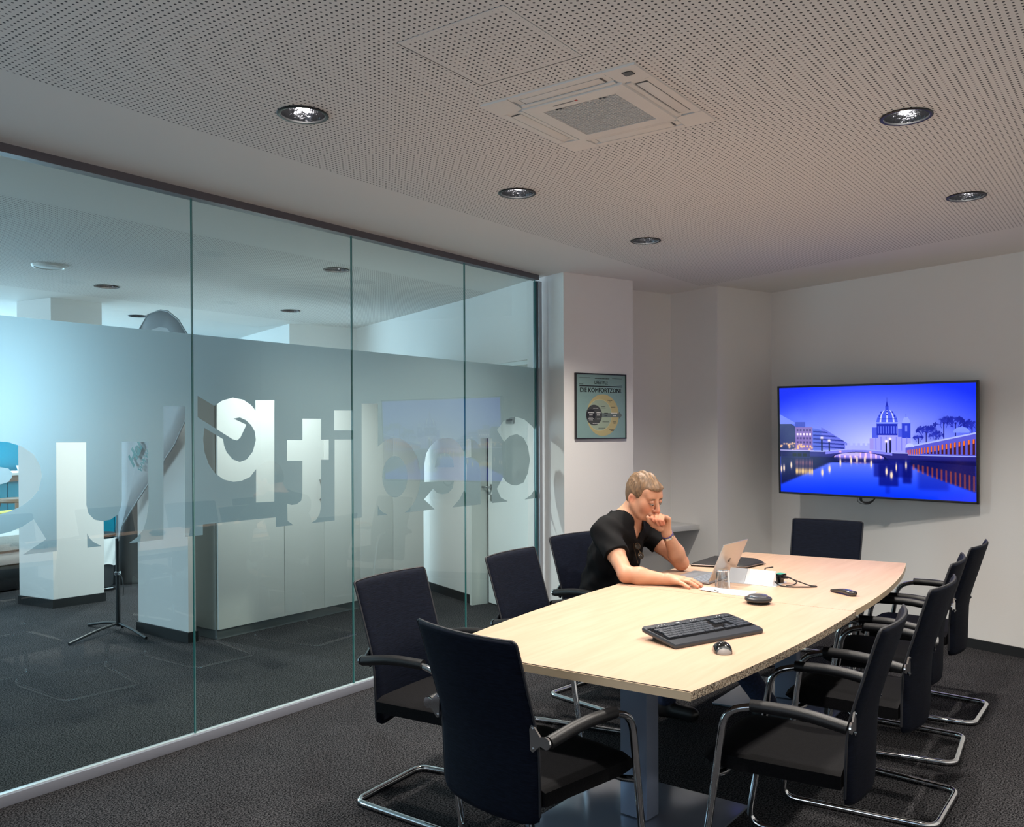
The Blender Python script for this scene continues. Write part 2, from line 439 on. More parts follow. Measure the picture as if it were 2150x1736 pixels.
# skirtings
def skirting(name, a, b, t=0.012, h=0.065):
    a = Vector(a); b = Vector(b); d = (b - a).normalized(); nrm = Vector((-d.y, d.x)) * t
    return struct(B().prism([tuple(a), tuple(b), tuple(b + nrm), tuple(a + nrm)], 0, h).done(name, M_BASE))
skirting('baseboard_tv', pf(6.0, -1.2), pf(6.0, 4.958))
skirting('baseboard_projection', pf(6.0, 4.958), pf(5.342, 4.958), 0.012)
skirting('baseboard_recess_side', pf(5.342, 4.958), pf(5.342, 5.487))
skirting('baseboard_recess', pf(5.342, 5.487), pf(4.615, 5.487))
skirting('baseboard_pillar', pf(4.615, 5.155), pf(3.94, 5.155))
skirting('baseboard_cabinet_side', pf(4.03, 6.575), pf(4.14, 9.22), 0.012, 0.075)
skirting('baseboard_right', (7.0, N0), (U0, N0))

# window ledge in the recess
lg = thing('window_ledge', 'grey-white ledge in the wall recess behind the seated man', 'ledge', (*pf(4.98, 5.32), 0), PA)
B().box((0, 0.0, 0.709), (0.722, 0.334, 0.042), bev=0.003).done('ledge_board', mat('ledge_white', (0.6, 0.6, 0.59), 0.45), lg)
B().box((-0.1, 0.12, 0.6), (0.4, 0.06, 0.17)).done('ledge_bracket', M_WALL, lg)

# ---------------------------------------------------------------- ceiling fittings
def downlight(i, c, label, group, power, on=True, col=(1.0, 0.93, 0.84)):
    t = thing('ceiling_downlight', label, 'downlight', (c[0], c[1], H), 0, group)
    B().lathe([(0.081, -0.001), (0.092, -0.001), (0.093, -0.004), (0.090, -0.006), (0.080, -0.005), (0.079, 0.004)], 36).done('trim_ring', M_BLACK, t)
    B().lathe([(0.0795, 0.0), (0.074, 0.03), (0.060, 0.068), (0.045, 0.095)], 36).done('reflector', M_REFL, t)
    B().lathe([(0.0795, 0.001), (0.088, 0.02), (0.088, 0.16), (0.0, 0.16)], 24).done('housing', M_BLACK, t)
    B().lathe([(0.030, 0.096), (0.033, 0.052), (0.030, 0.030), (0.020, 0.021), (0.0001, 0.018)], 24).done('lamp', M_LAMP if on else M_LAMPD, t)
    if power > 0:
        d = bpy.data.lights.new('downlight_lamp', 'SPOT'); d.energy = power; d.color = col
        d.spot_size = R(128); d.spot_blend = 0.75; d.shadow_soft_size = 0.045
        o = bpy.data.objects.new('downlight_lamp', d); COL.objects.link(o); o.parent = t; o.location = (0, 0, -0.012)
    return t
M_REFL = mat('smoked_reflector', (0.045, 0.045, 0.05), 0.14, 0.9, bump=(40, 0.5))
M_LAMP = mat('lit_lamp', (1, 1, 1), 0.5, emit=(1.0, 0.97, 0.92), estr=30)
M_LAMPD = mat('dim_lamp', (0.6, 0.6, 0.6), 0.5, emit=(0.9, 0.95, 1.0), estr=1.5)
labs = ['large lit downlight left of the ceiling hatch, above the glass wall',
        'lit black-rimmed downlight in the middle of the row along the glass wall',
        'smallest lit downlight, farthest in the row, above the pillar with the poster',
        'black round recessed downlight right of the camera above the table head',
        'large lit downlight right of the air conditioner',
        'lit downlight above the television at the right edge of the ceiling']
for i, c in enumerate(DL_IN): downlight(i, c, labs[i], 'downlights of the meeting room', P_IN)
labs2 = ['downlight of the next room above the flag, lit and dark-rimmed', 'downlight of the next room seen just left of the second glass joint',
         'dark downlight of the next room above the white wall corner', 'faint downlight of the next room beside the top of the flag']
for i, c in enumerate(DL_OUT): downlight(i, c, labs2[i], 'downlights of the next room', P_OUT, on=i < 3, col=(0.92, 0.98, 1.0))
for i, c in enumerate(DL_OFF): downlight(i, c, 'downlight of the next room outside the picture, lit', 'downlights of the next room', P_OUT, col=(0.92, 0.98, 1.0))
# round speaker disc in the next room's ceiling
sp = thing('ceiling_speaker', 'flat pale round loudspeaker grille in the ceiling of the next room', 'loudspeaker', (3.065, 6.263, H))
B().lathe([(0.0, -0.012), (0.085, -0.012), (0.088, -0.010)], 32).done('grille', mat('pale_grille', (0.62, 0.66, 0.66), 0.6), sp)
B().lathe([(0.088, -0.008), (0.094, -0.016), (0.106, -0.014), (0.112, 0.0)], 32).done('trim_ring', M_TRIM, sp)

# access hatch
hx, hy = (HATCH[0] + HATCH[1]) / 2, (HATCH[2] + HATCH[3]) / 2
ht = thing('ceiling_hatch', 'square perforated access hatch flush in the ceiling beside the air conditioner', 'hatch', (hx, hy, H))
B().box((0, 0, 0.006), (0.401, 0.398, 0.012)).done('hatch_panel', M_PERFH, ht)
fr = B()
for s in (-1, 1):
    fr.box((s * 0.206, 0, 0.012), (0.006, 0.417, 0.02)); fr.box((0, s * 0.2045, 0.012), (0.408, 0.006, 0.02))
fr.done('hatch_frame', mat('hatch_frame_grey', (0.25, 0.25, 0.25), 0.6), ht)

# air conditioner cassette
ax, ay = (AC[0] + AC[1]) / 2, (AC[2] + AC[3]) / 2
M_ACW = mat('ac_white', (0.80, 0.77, 0.73), 0.35)
M_ACD = mat('ac_slot', (0.10, 0.10, 0.10), 0.6)
ac = thing('air_conditioner', 'white square ceiling cassette air conditioner with grey honeycomb intake', 'air conditioner', (ax, ay, H))
S = 0.311
def ring(b, s0, z0, s1, z1):
    V = [(-s0, -s0, z0), (s0, -s0, z0), (s0, s0, z0), (-s0, s0, z0), (-s1, -s1, z1), (s1, -s1, z1), (s1, s1, z1), (-s1, s1, z1)]
    b.add(V, [[i, (i + 1) % 4, 4 + (i + 1) % 4, 4 + i][::-1] for i in range(4)])
# corner caps
for sx, sy in ((-1, -1), (-1, 1), (1, 1), (1, -1)):
    cb = B(); pts = [(S, S), (S - 0.118, S), (S - 0.112, 0.215), (0.215, S - 0.112), (S, S - 0.118)]
    pts = [(sx * x, sy * y) for x, y in pts]
    cb.prism(pts, -0.0075, 0.0); cb.done('corner_cap', M_ACW, ac)
# side bodies with outlet flaps
for k in range(4):
    Rz = Matrix.Rotation(k * math.pi / 2, 3, 'Z'); e = k * math.pi / 2
    sb = B()
    prof = [(S, 0.0), (S, -0.006), (0.284, -0.008), (0.283, -0.004), (0.232, -0.004), (0.231, -0.0085), (0.214, -0.0095), (0.214, 0.0)]
    V = []; L_ = 0.1915
    for s in (-1, 1): V += [Rz @ Vector((x, s * (L_ if x > .25 else L_ - .002), z)) for x, z in prof]
    n = len(prof); F = [[i, (i + 1) % n, n + (i + 1) % n, n + i] for i in range(n)] + [list(range(n))[::-1], list(range(n, 2 * n))]
    sb.add(V, F); sb.done('side_panel', M_ACW, ac)
    gp = B(); gp.box(Rz @ Vector((0.2575, 0, -0.0042)), (0.050, 0.335, 0.002), rz=e); gp.done('outlet_slot', M_ACD, ac)
    flp = B(); T3 = Rz @ Matrix.Rotation(R(2.0), 3, 'Y'); flp.box(Rz @ Vector((0.2585, 0, -0.0065)), (0.043, 0.324, 0.002), R3=T3, bev=0.001); flp.done('outlet_flap', M_ACW, ac)
# intake frame and honeycomb
fb = B(); ring(fb, 0.209, -0.004, 0.205, -0.0125); ring(fb, 0.205, -0.0125, 0.150, -0.0145); ring(fb, 0.150, -0.0145, 0.148, -0.006); fb.done('intake_frame', M_ACW, ac)
B().box((0, 0, -0.003), (0.31, 0.31, 0.004)).done('intake_filter', mat('filter_grey', (0.16, 0.18, 0.20), 0.7), ac)
hb = B(); pitch = 0.0150; hr = pitch / math.sqrt(3)
rows = int(0.30 / (hr * 1.5)) + 1; cols = int(0.30 / pitch) + 1
for r_ in range(rows):
    for c_ in range(cols):
        x = -0.145 + c_ * pitch + (pitch / 2 if r_ % 2 else 0); y = -0.147 + r_ * hr * 1.5
        if abs(x) > 0.147 or abs(y) > 0.149: continue
        V = []
        for z, f in ((-0.0140, 0.99), (-0.0140, 0.84), (-0.008, 0.82)):
            for k in range(6):
                a = R(60 * k + 30); V.append((x + hr * f * math.cos(a), y + hr * f * math.sin(a), z))
        F = []
        for i in (0, 1):
            for k in range(6): F.append([i * 6 + k, i * 6 + (k + 1) % 6, (i + 1) * 6 + (k + 1) % 6, (i + 1) * 6 + k])
        hb.add(V, F)
hbo = hb.done('intake_grille', M_ACW, ac); hbo['kind'] = 'stuff'
B().box((-0.262, -0.262, -0.0085), (0.030, 0.034, 0.003)).done('receiver_window', M_BLACKGLOSS, ac)
lo = B(); lo.box((-0.178, 0.045, -0.0141), (0.005, 0.085, 0.001)); lo.done('brand_strip', mat('strip_grey', (0.25, 0.25, 0.25), 0.5), ac)
lr = B(); lr.box((-0.178, -0.008, -0.0141), (0.008, 0.010, 0.001)); lr.done('brand_dot', mat('strip_red', (0.5, 0.06, 0.05), 0.5), ac)
for yy in (-0.095, 0.085):
    lt = B()
    for q in (-.008, .008): lt.lathe([(0.0, -0.0165), (0.005, -0.0165), (0.0055, -0.014)], 10, (-0.146, yy + q, 0))
    lt.done('latch', M_BLACK, ac)

# ---------------------------------------------------------------- glass partition
GN = 3.80
gp = thing('glass_partition', 'full-height frameless glass wall with frosted film band and cut-out mirrored letters', 'glass partition', (0, GN, 0))
JU = [-1.5, -0.53, 0.49, 1.51, 2.532, 3.567, 4.584, 5.405]
for a, b in zip(JU[:-1], JU[1:]):
    g = 0.0022
    x0, x1, t = a + g, b - g, 0.006
    V = [(x0, -t, .04), (x1, -t, .04), (x1, t, .04), (x0, t, .04), (x0, -t, 2.63), (x1, -t, 2.63), (x1, t, 2.63), (x0, t, 2.63)]
    F = [(0, 1, 5, 4), (2, 3, 7, 6), (1, 2, 6, 5), (3, 0, 4, 7), (0, 3, 2, 1), (4, 5, 6, 7)]
    mesh('pane', V, F, [M_GLASS, M_GEDGE], gp, mi=[0, 0, 1, 1, 1, 1])
for j in JU[1:-1]:
    B().box((j, 0, 1.335), (0.0040, 0.008, 2.59)).done('joint_seal', mat('silicone_joint', (0.22, 0.42, 0.42), 0.15, spec=0.8), gp)
B().box((1.96, -0.0, 0.023), (6.92, 0.052, 0.046), bev=0.003).done('floor_rail', mat('floor_rail_alu', (0.24, 0.25, 0.29), 0.4, 0.2), gp)
B().box((1.96, -0.001, 0.0475), (6.90, 0.022, 0.003)).done('glazing_bead', mat('bead_white', (0.45, 0.50, 0.52), 0.3), gp)
B().box((1.96, 0, H - 0.0185), (6.92, 0.060, 0.037)).done('head_rail', M_RAIL, gp)
B().box((5.438, 0, 1.3325), (0.036, 0.056, 2.575)).done('end_post', M_ALU, gp)
B().box((5.412, -0.0, 1.3325), (0.014, 0.026, 2.575)).done('post_gasket', mat('gasket', (0.03, 0.07, 0.09), 0.4), gp)
FILM_OUT=[(0.200,1.980),(0.200,1.002),(1.532,1.002),(1.482,1.042),(1.450,1.119),(1.467,1.200),(1.526,1.251),(1.604,1.280),(1.658,1.295),(1.692,1.304),(1.707,1.323),(1.707,1.344),(1.693,1.360),(1.658,1.367),(1.605,1.360),(1.553,1.324),(1.494,1.355),(1.536,1.418),(1.606,1.460),(1.659,1.469),(1.692,1.467),(1.747,1.448),(1.794,1.414),(1.820,1.364),(1.826,1.322),(1.812,1.265),(1.783,1.231),(1.745,1.204),(1.695,1.184),(1.656,1.175),(1.603,1.157),(1.568,1.139),(1.576,1.110),(1.620,1.095),(1.656,1.095),(1.701,1.102),(1.748,1.120),(1.791,1.145),(1.841,1.057),(1.745,1.002),(1.884,1.002),(1.886,1.463),(2.015,1.462),(2.013,1.189),(2.022,1.151),(2.048,1.122),(2.084,1.112),(2.121,1.116),(2.155,1.135),(2.171,1.170),(2.175,1.199),(2.177,1.462),(2.304,1.461),(2.304,1.169),(2.294,1.104),(2.277,1.057),(2.245,1.023),(2.207,1.002),(2.378,1.002),(2.384,1.627),(2.497,1.628),(2.492,1.002),(2.588,1.002),(2.589,1.054),(3.027,1.053),(3.026,1.002),(3.143,1.002),(3.104,1.028),(3.102,1.120),(3.132,1.111),(3.167,1.113),(3.198,1.130),(3.206,1.163),(3.208,1.347),(3.103,1.350),(3.104,1.461),(3.209,1.459),(3.210,1.576),(3.341,1.577),(3.340,1.460),(3.397,1.460),(3.396,1.347),(3.339,1.349),(3.337,1.087),(3.327,1.048),(3.301,1.016),(3.264,1.002),(3.436,1.002),(3.440,1.460),(3.576,1.459),(3.572,1.002),(3.645,1.002),(3.650,1.668),(3.782,1.671),(3.780,1.415),(3.832,1.445),(3.871,1.459),(3.911,1.466),(3.953,1.464),(3.994,1.454),(4.033,1.435),(4.068,1.409),(4.098,1.376),(4.123,1.338),(4.140,1.295),(4.149,1.250),(4.151,1.204),(4.143,1.158),(4.128,1.116),(4.106,1.077),(4.077,1.045),(4.043,1.019),(4.005,1.001),(4.015,1.002),(4.287,1.002),(4.184,1.074),(4.272,1.136),(4.305,1.109),(4.357,1.095),(4.418,1.099),(4.462,1.126),(4.479,1.177),(4.189,1.183),(4.189,1.297),(4.207,1.363),(4.249,1.413),(4.317,1.452),(4.386,1.462),(4.465,1.456),(4.536,1.420),(4.591,1.355),(4.612,1.271),(4.612,1.189),(4.589,1.119),(4.534,1.052),(4.458,1.002),(4.758,1.002),(4.760,1.218),(4.741,1.279),(4.703,1.316),(4.656,1.329),(4.600,1.325),(4.591,1.437),(4.629,1.454),(4.694,1.444),(4.761,1.399),(4.761,1.456),(4.889,1.455),(4.886,1.002),(5.070,1.002),(4.987,1.035),(4.943,1.099),(5.013,1.177),(5.050,1.144),(5.113,1.118),(5.177,1.110),(5.264,1.127),(5.320,1.196),(5.345,1.292),(5.321,1.390),(5.266,1.455),(5.180,1.484),(5.094,1.469),(5.027,1.430),(4.946,1.513),(5.022,1.576),(5.095,1.599),(5.170,1.609),(5.278,1.590),(5.378,1.539),(5.417,1.500),(5.420,1.375),(5.420,1.244),(5.419,1.139),(5.409,1.074),(5.352,1.028),(5.274,1.002),(5.418,1.002),(5.418,1.975)]
FILM_HOLES=[[(2.565,1.681),(2.658,1.634),(2.703,1.661),(2.765,1.678),(2.828,1.669),(2.876,1.643),(2.903,1.615),(2.903,1.668),(3.023,1.672),(3.018,1.137),(2.902,1.140),(2.904,1.313),(2.867,1.274),(2.814,1.256),(2.767,1.253),(2.710,1.267),(2.660,1.300),(2.625,1.345),(2.601,1.406),(2.594,1.466),(2.600,1.526),(2.707,1.469),(2.712,1.438),(2.727,1.403),(2.762,1.367),(2.804,1.352),(2.847,1.364),(2.885,1.404),(2.904,1.463),(2.897,1.508),(2.875,1.540),(2.843,1.566),(2.806,1.579),(2.769,1.572),(2.846,1.542),(2.810,1.477),(2.789,1.462),(2.763,1.468),(2.564,1.578)],
[(3.438,1.625),(3.576,1.627),(3.575,1.512),(3.437,1.512)]]
FILM_ISL=[[(2.015,1.065),(2.026,1.043),(2.043,1.024),(2.080,1.002),(2.016,1.002)],
[(4.034,1.223),(4.030,1.190),(4.019,1.160),(4.000,1.134),(3.977,1.115),(3.950,1.104),(3.922,1.102),(3.893,1.108),(3.867,1.122),(3.845,1.143),(3.829,1.170),(3.818,1.201),(3.815,1.233),(3.819,1.265),(3.830,1.295),(3.847,1.320),(3.869,1.339),(3.895,1.351),(3.924,1.355),(3.952,1.350),(3.979,1.336),(4.002,1.315),(4.020,1.288),(4.031,1.257)],
[(3.777,1.064),(3.791,1.040),(3.818,1.019),(3.858,1.002),(3.776,1.002)],
[(4.290,1.273),(4.297,1.305),(4.316,1.338),(4.342,1.358),(4.385,1.365),(4.432,1.352),(4.458,1.329),(4.473,1.299),(4.479,1.267)]]

film_loops = [FILM_OUT]
fo = poly_sheet('frosted_film', FILM_OUT, FILM_HOLES, lambda a, b: (a, 0.008, b), M_FILM, gp)
for il in FILM_ISL: poly_sheet('frosted_film_piece', il, [], lambda a, b: (a, 0.008, b), M_FILM, gp)
poly_sheet('frosted_film_piece', [(-1.48, 1.0025), (0.2, 1.0025), (0.2, 1.98), (-1.48, 1.98)], [], lambda a, b: (a, 0.008, b), M_FILM, gp)

# ================================================================ TABLE
ZT, TH = 0.735, 0.027
def qbez(a, b, mid, n=14):
    """curve from a to b passing near mid"""
    a, b, mid = Vector(a), Vector(b), Vector(mid); c = mid * 2 - (a + b) / 2
    return [tuple(a * (1 - t) ** 2 + c * 2 * t * (1 - t) + b * t * t) for t in [k / n for k in range(n + 1)]]
tb = thing('conference_table', 'long boat-shaped maple conference table in two halves on grey pedestal legs', 'table', (0, 0, 0))
right1 = qbez((2.385, 1.122), (3.846, 1.052), (3.10, 1.060))
left1 = qbez((3.846, 2.212), (2.36, 2.085), (3.10, 2.180))
half1 = right1 + left1
right2 = qbez((3.849, 1.064), (5.405, 1.200), (4.65, 1.090))
left2 = qbez((5.337, 2.133), (3.849, 2.216), (4.60, 2.200))
half2 = right2 + left2
def slab(pts, name):
    n = len(pts); V = [(x, y, ZT - TH) for x, y in pts] + [(x, y, ZT) for x, y in pts]
    F = [[i, (i + 1) % n, n + (i + 1) % n, n + i] for i in range(n)] + [list(range(n - 1, -1, -1)), list(range(n, 2 * n))]
    return mesh(name, V, F, [M_WOOD, M_CHIP], tb, mi=[1] * n + [0, 0])
slab(half1, 'tabletop'); slab(half2, 'tabletop')
def band(pts, t=0.0022, drop=0.0):
    P = [Vector((p[0], p[1])) for p in pts]; O = []
    for i, p in enumerate(P):
        d = (P[min(i + 1, len(P) - 1)] - P[max(i - 1, 0)]).normalized(); O.append(p + Vector((d.y, -d.x)) * t)
    n = len(P); z0, z1 = ZT - TH - 0.0005, ZT - drop
    V = [(p.x, p.y, z) for z in (z0, z1) for p in P] + [(p.x, p.y, z) for z in (z0, z1) for p in O]
    F = []
    for i in range(n - 1):
        F += [[2 * n + i, 2 * n + i + 1, 3 * n + i + 1, 3 * n + i], [n + i, n + i + 1, i + 1, i], [n + i, 3 * n + i, 3 * n + i + 1, n + i + 1]]
    F += [[0, 2 * n, 3 * n, n], [n - 1, 2 * n - 1, 4 * n - 1, 3 * n - 1]]
    return mesh('edge_band', V, F, M_EDGE, tb)
band([(2.36 - .0025, 2.085), (2.385 - .0025, 1.1218)], drop=0.0015)
band(left1); band(right2); band([right2[-1], left2[0]]); band(left2)
B().box((2.3735, 1.6035, ZT - 0.0008), (0.0022, 0.958, 0.002), rz=math.atan2(0.963, -0.025) - math.pi / 2).done('edge_gap', M_BLACK, tb)
for (u, n, rot) in ((3.038, 1.648, R(-4)), (4.86, 1.70, R(4))):
    B().box((u, n, 0.365), (0.088, 0.120, 0.70), rz=rot, bev=0.004).done('leg', M_LEG, tb)
    B().box((u, n + (0.0 if u < 4 else 0), 0.006), (0.655, 0.62, 0.010), rz=rot * 0.2, bev=0.002).done('base_plate', M_PLATE, tb)
    B().box((u, n, ZT - TH - 0.010), (0.50, 0.34, 0.018)).done('mounting_plate', M_BLACK, tb)
B().box((3.93, 1.66, 0.665), (1.85, 0.07, 0.06)).done('cross_beam', M_BLACK, tb)
B().box((3.9, 1.62, 0.60), (0.9, 0.16, 0.012)).done('cable_tray', M_BLACK, tb)
B().box((3.1, 1.28, 0.69), (0.9, 0.02, 0.03)).done('side_beam', M_BLACK, tb)
# cables hanging under the table
def cable(name, P, r, m, label=None, cat='cable', parent=None, rad=0.03, group=None):
    o = B().tube(fillet(P, rad, 6), r, 8).done(name, m, parent)
    if label: tag(o, label, cat, group)
    return o
M_WCAB = mat('white_cable', (0.55, 0.58, 0.60), 0.4)
cable('cable', [(2.98, 1.60, 0.70), (2.95, 1.52, 0.66), (2.90, 1.45, 0.645), (2.86, 1.38, 0.655), (2.85, 1.36, 0.70)], 0.003, M_WCAB, parent=tb)
cable('cable', [(3.02, 1.62, 0.70), (2.98, 1.50, 0.665), (2.93, 1.42, 0.652), (2.90, 1.33, 0.665), (2.90, 1.32, 0.70)], 0.0025, M_WCAB, parent=tb)

# ================================================================ CHAIRS
def make_chair(label, cat='chair', group=None):
    t = thing('conference_chair', label, cat, group=group)
    # backrest: curved upholstered panel
    prof = [(0.338, -0.186), (0.37, -0.187), (0.45, -0.189), (0.55, -0.193), (0.607, -0.200), (0.68, -0.221), (0.75, -0.243), (0.82, -0.264), (0.87, -0.280), (0.893, -0.288), (0.902, -0.292)]
    NS = 16; th = 0.024; rc = 0.030
    def half(z):
        w_ = 0.219 + (z - 0.338) / 0.564 * 0.010
        if z < 0.338 + rc: w_ -= rc - math.sqrt(max(0, rc * rc - (0.338 + rc - z) ** 2))
        if z > 0.902 - 0.012: w_ -= 0.012 - math.sqrt(max(0, 0.012 ** 2 - (z - 0.890) ** 2))
        return w_
    zs = []
    for i in range(len(prof) - 1):
        for k in range(2): f = k / 2; zs.append((prof[i][0] * (1 - f) + prof[i + 1][0] * f, prof[i][1] * (1 - f) + prof[i + 1][1] * f))
    zs.append(prof[-1])
    V = []; F = []; nz = len(zs); W = NS + 1
    for side in (0, 1):
        for z, x in zs:
            for k in range(W):
                s = -1 + 2 * k / NS; e = abs(s)
                c = -0.030 * (1 - s * s)
                e2 = (1 - max(0, (e - 0.9) / 0.1) ** 2) ** 0.5 if e > 0.9 else 1.0
                ez = 1.0 if z < 0.885 else math.sqrt(max(0.02, 1 - ((z - 0.885) / 0.0171) ** 2))
                off = th / 2 * max(0.15, min(e2, ez)) * (1 if side == 0 else -1)
                V.append((x + c + off, s * half(z), z))
    for side in (0, 1):
        o = side * nz * W
        for i in range(nz - 1):
            for k in range(NS):
                f = [o + i * W + k, o + i * W + k + 1, o + (i + 1) * W + k + 1, o + (i + 1) * W + k]
                F.append(f if side == 0 else f[::-1])
    o = nz * W
    for i in range(nz - 1):
        F.append([i * W + NS, o + i * W + NS, o + (i + 1) * W + NS, (i + 1) * W + NS])
        F.append([i * W, (i + 1) * W, o + (i + 1) * W, o + i * W])
    for k in range(NS):
        F.append([k, o + k, o + k + 1, k + 1]); q = (nz - 1) * W
        F.append([q + k, q + k + 1, o + q + k + 1, o + q + k])
    mesh('backrest', V, F, M_BACKFAB, t, smooth=True)
    # piping along the backrest rim
    rim = [(zs[i][1], half(zs[i][0]) + 0.0, zs[i][0]) for i in range(2, nz)]
    top = [(zs[-1][1] - 0.030 * (1 - (1 - 2 * k / 10) ** 2) , (1 - 2 * k / 10) * half(zs[-1][0]), zs[-1][0]) for k in range(1, 10)]
    pth = rim + top + [(x, -y, z) for x, y, z in rim[::-1]]
    B().tube(pth, 0.0045, 6).done('piping', mat('dark_piping', (0.012, 0.013, 0.018), 0.6), t)
    # seat cushion
    V = []; F = []; NX, NY = 14, 12
    def seat_pt(i, j, top):
        a = -0.178 + 0.448 * i / NX; b = -1 + 2 * j / NY
        hw = 0.232 - 0.012 * max(0, (a - 0.15) / 0.12)
        if i == NX: hw -= 0.02
        y = b * hw; z = 0.452 if top else 0.398
        if top:
            z -= 0.030 * max(0, (a - 0.20) / 0.07) ** 2 + 0.012 * max(0, (abs(b) - 0.85) / 0.15) ** 2 - 0.006 * (1 - b * b)
            z -= 0.010 * math.exp(-((a + 0.02) / 0.12) ** 2) * (1 - b * b)
        else: z += 0.012 * max(0, (a - 0.2) / 0.07)
        return (a, y, z)
    for top in (1, 0):
        for i in range(NX + 1):
            for j in range(NY + 1): V.append(seat_pt(i, j, top))
    w1 = NY + 1; o = (NX + 1) * w1
    for i in range(NX):
        for j in range(NY):
            F.append([i * w1 + j, (i + 1) * w1 + j, (i + 1) * w1 + j + 1, i * w1 + j + 1]); F.append([o + i * w1 + j, o + i * w1 + j + 1, o + (i + 1) * w1 + j + 1, o + (i + 1) * w1 + j])
    for i in range(NX):
        F.append([i * w1, o + i * w1, o + (i + 1) * w1, (i + 1) * w1]); F.append([i * w1 + NY, (i + 1) * w1 + NY, o + (i + 1) * w1 + NY, o + i * w1 + NY])
    for j in range(NY):
        F.append([j, j + 1, o + j + 1, o + j]); F.append([NX * w1 + j, o + NX * w1 + j, o + NX * w1 + j + 1, NX * w1 + j + 1])
    so = mesh('seat', V, F, M_SEATFAB, t, smooth=True)
    try: so.data.set_sharp_from_angle(angle=R(50))
    except Exception: pass
    B().box((0.03, 0, 0.391), (0.36, 0.40, 0.016), bev=0.004).done('seat_pan', M_BLACK, t)
    # one continuous chrome tube
    A = [(-0.200, 0.274, 0.607), (-0.06, 0.277, 0.632), (0.075, 0.273, 0.630), (0.175, 0.271, 0.598), (0.262, 0.262, 0.0135), (-0.306, 0.212, 0.0135)]
    P = A + [(x, -y, z) for x, y, z in A[::-1]]
    rr = [0, 0.1, 0.1, 0.085, 0.06, 0.055, 0.055, 0.06, 0.085, 0.1, 0.1, 0]
    B().tube(fillet(P, rr, 6), 0.0125, 12).done('frame', M_CHROME, t)
    for s in (1, -1):
        pad = fillet([(-0.205, s * 0.274, 0.6065), (-0.06, s * 0.277, 0.6325), (0.088, s * 0.273, 0.629)], [0, 0.12, 0], 8)
        B().tube(pad, 0.0195, 14).done('armrest', M_RUBBER, t)
        br = B()
        out = []
        for (cy, cz, r_, a0, a1) in ((0.274, 0.607, 0.0185, -125, 105), (0.251, 0.621, 0.001, 0, 1), (0.219, 0.638, 0.0105, 25, 185), (0.209, 0.612, 0.001, 0, 1), (0.221, 0.580, 0.0105, 165, 330), (0.250, 0.594, 0.001, 0, 1)):
            for k in range(7 if r_ > 0.002 else 1):
                a = R(a0 + (a1 - a0) * k / 6); out.append((cy + r_ * math.cos(a), cz + r_ * math.sin(a)))
        V = [(-0.213, y * s, z) for y, z in out] + [(-0.219, y * s, z) for y, z in out]; n = len(out)
        br.add(V, [[i, (i + 1) % n, n + (i + 1) % n, n + i] for i in range(n)] + [list(range(n)), list(range(n, 2 * n))[::-1]])
        for cy, cz in ((0.219, 0.638), (0.221, 0.580)): br.tube([(-0.218, s * cy, cz), (-0.2225, s * cy, cz)], 0.0045, 8)
        br.done('bracket', M_CHROME, t)
        B().box((0.145, s * 0.0, 0.374), (0.0, 0.0, 0.0)) if False else None
    B().tube([(0.207, -0.266, 0.385), (0.195, -0.22, 0.380), (0.19, 0, 0.378), (0.195, 0.22, 0.380), (0.207, 0.266, 0.385)], 0.0115, 10).done('crossbar', M_CHROME, t)
    for s in (1, -1):
        for x in (0.17, -0.22):
            B().lathe([(0.0, 0.0), (0.010, 0.0), (0.011, 0.004), (0.0, 0.006)], 10, (x, s * (0.2475 if x > 0 else 0.2205), 0)).done('glide', M_BLACK, t)
    return t
def copy_tree(o, parent=None):
    c = o.copy(); COL.objects.link(c); c.parent = parent
    for ch in list(o.children): copy_tree(ch, c)
    return c
CH = [
 ((2.968, 0.993), 94.6, 'nearest chair at the raw chipboard edge, side-on with its whole seat showing', 'chairs on the right-hand side of the table'),
 ((3.781, 0.992), 89.6, 'second chair on the right-hand side, behind the nearest one there', 'chairs on the right-hand side of the table'),
 ((4.487, 1.068), 94.4, 'third chair on the right-hand side, mostly hidden, only its backrest top and arms showing', 'chairs on the right-hand side of the table'),
 ((5.156, 1.075), 89.6, 'far right chair turned edge-on against the white wall', 'chairs on the right-hand side of the table'),
 ((2.722, 2.356), -85.2, 'navy-backed chair nearest the glass wall with its chrome floor loop in view', 'chairs on the glass side of the table'),
 ((3.547, 2.340), -85.7, 'empty navy-backed chair between the glass-side chair and the seated man', 'chairs on the glass side of the table'),
 ((4.320, 2.495), -96.6, 'chair the man in the black t-shirt sits on', 'chairs on the glass side of the table'),
 ((2.343, 1.663), -10.1, 'chair at the near head of the table, its dark back filling the foreground', 'chairs at the table heads'),
 ((5.664, 1.799), 182.5, 'chair at the far head of the table below the television', 'chairs at the table heads'),
]
chair0 = make_chair(CH[0][2], group=CH[0][3])
for i, ((u, n), a, lab, grp) in enumerate(CH):
    c = chair0 if i == 0 else copy_tree(chair0)
    c.location = (u, n, 0); c.rotation_euler = (0, 0, R(a)); c['label'] = lab; c['group'] = grp

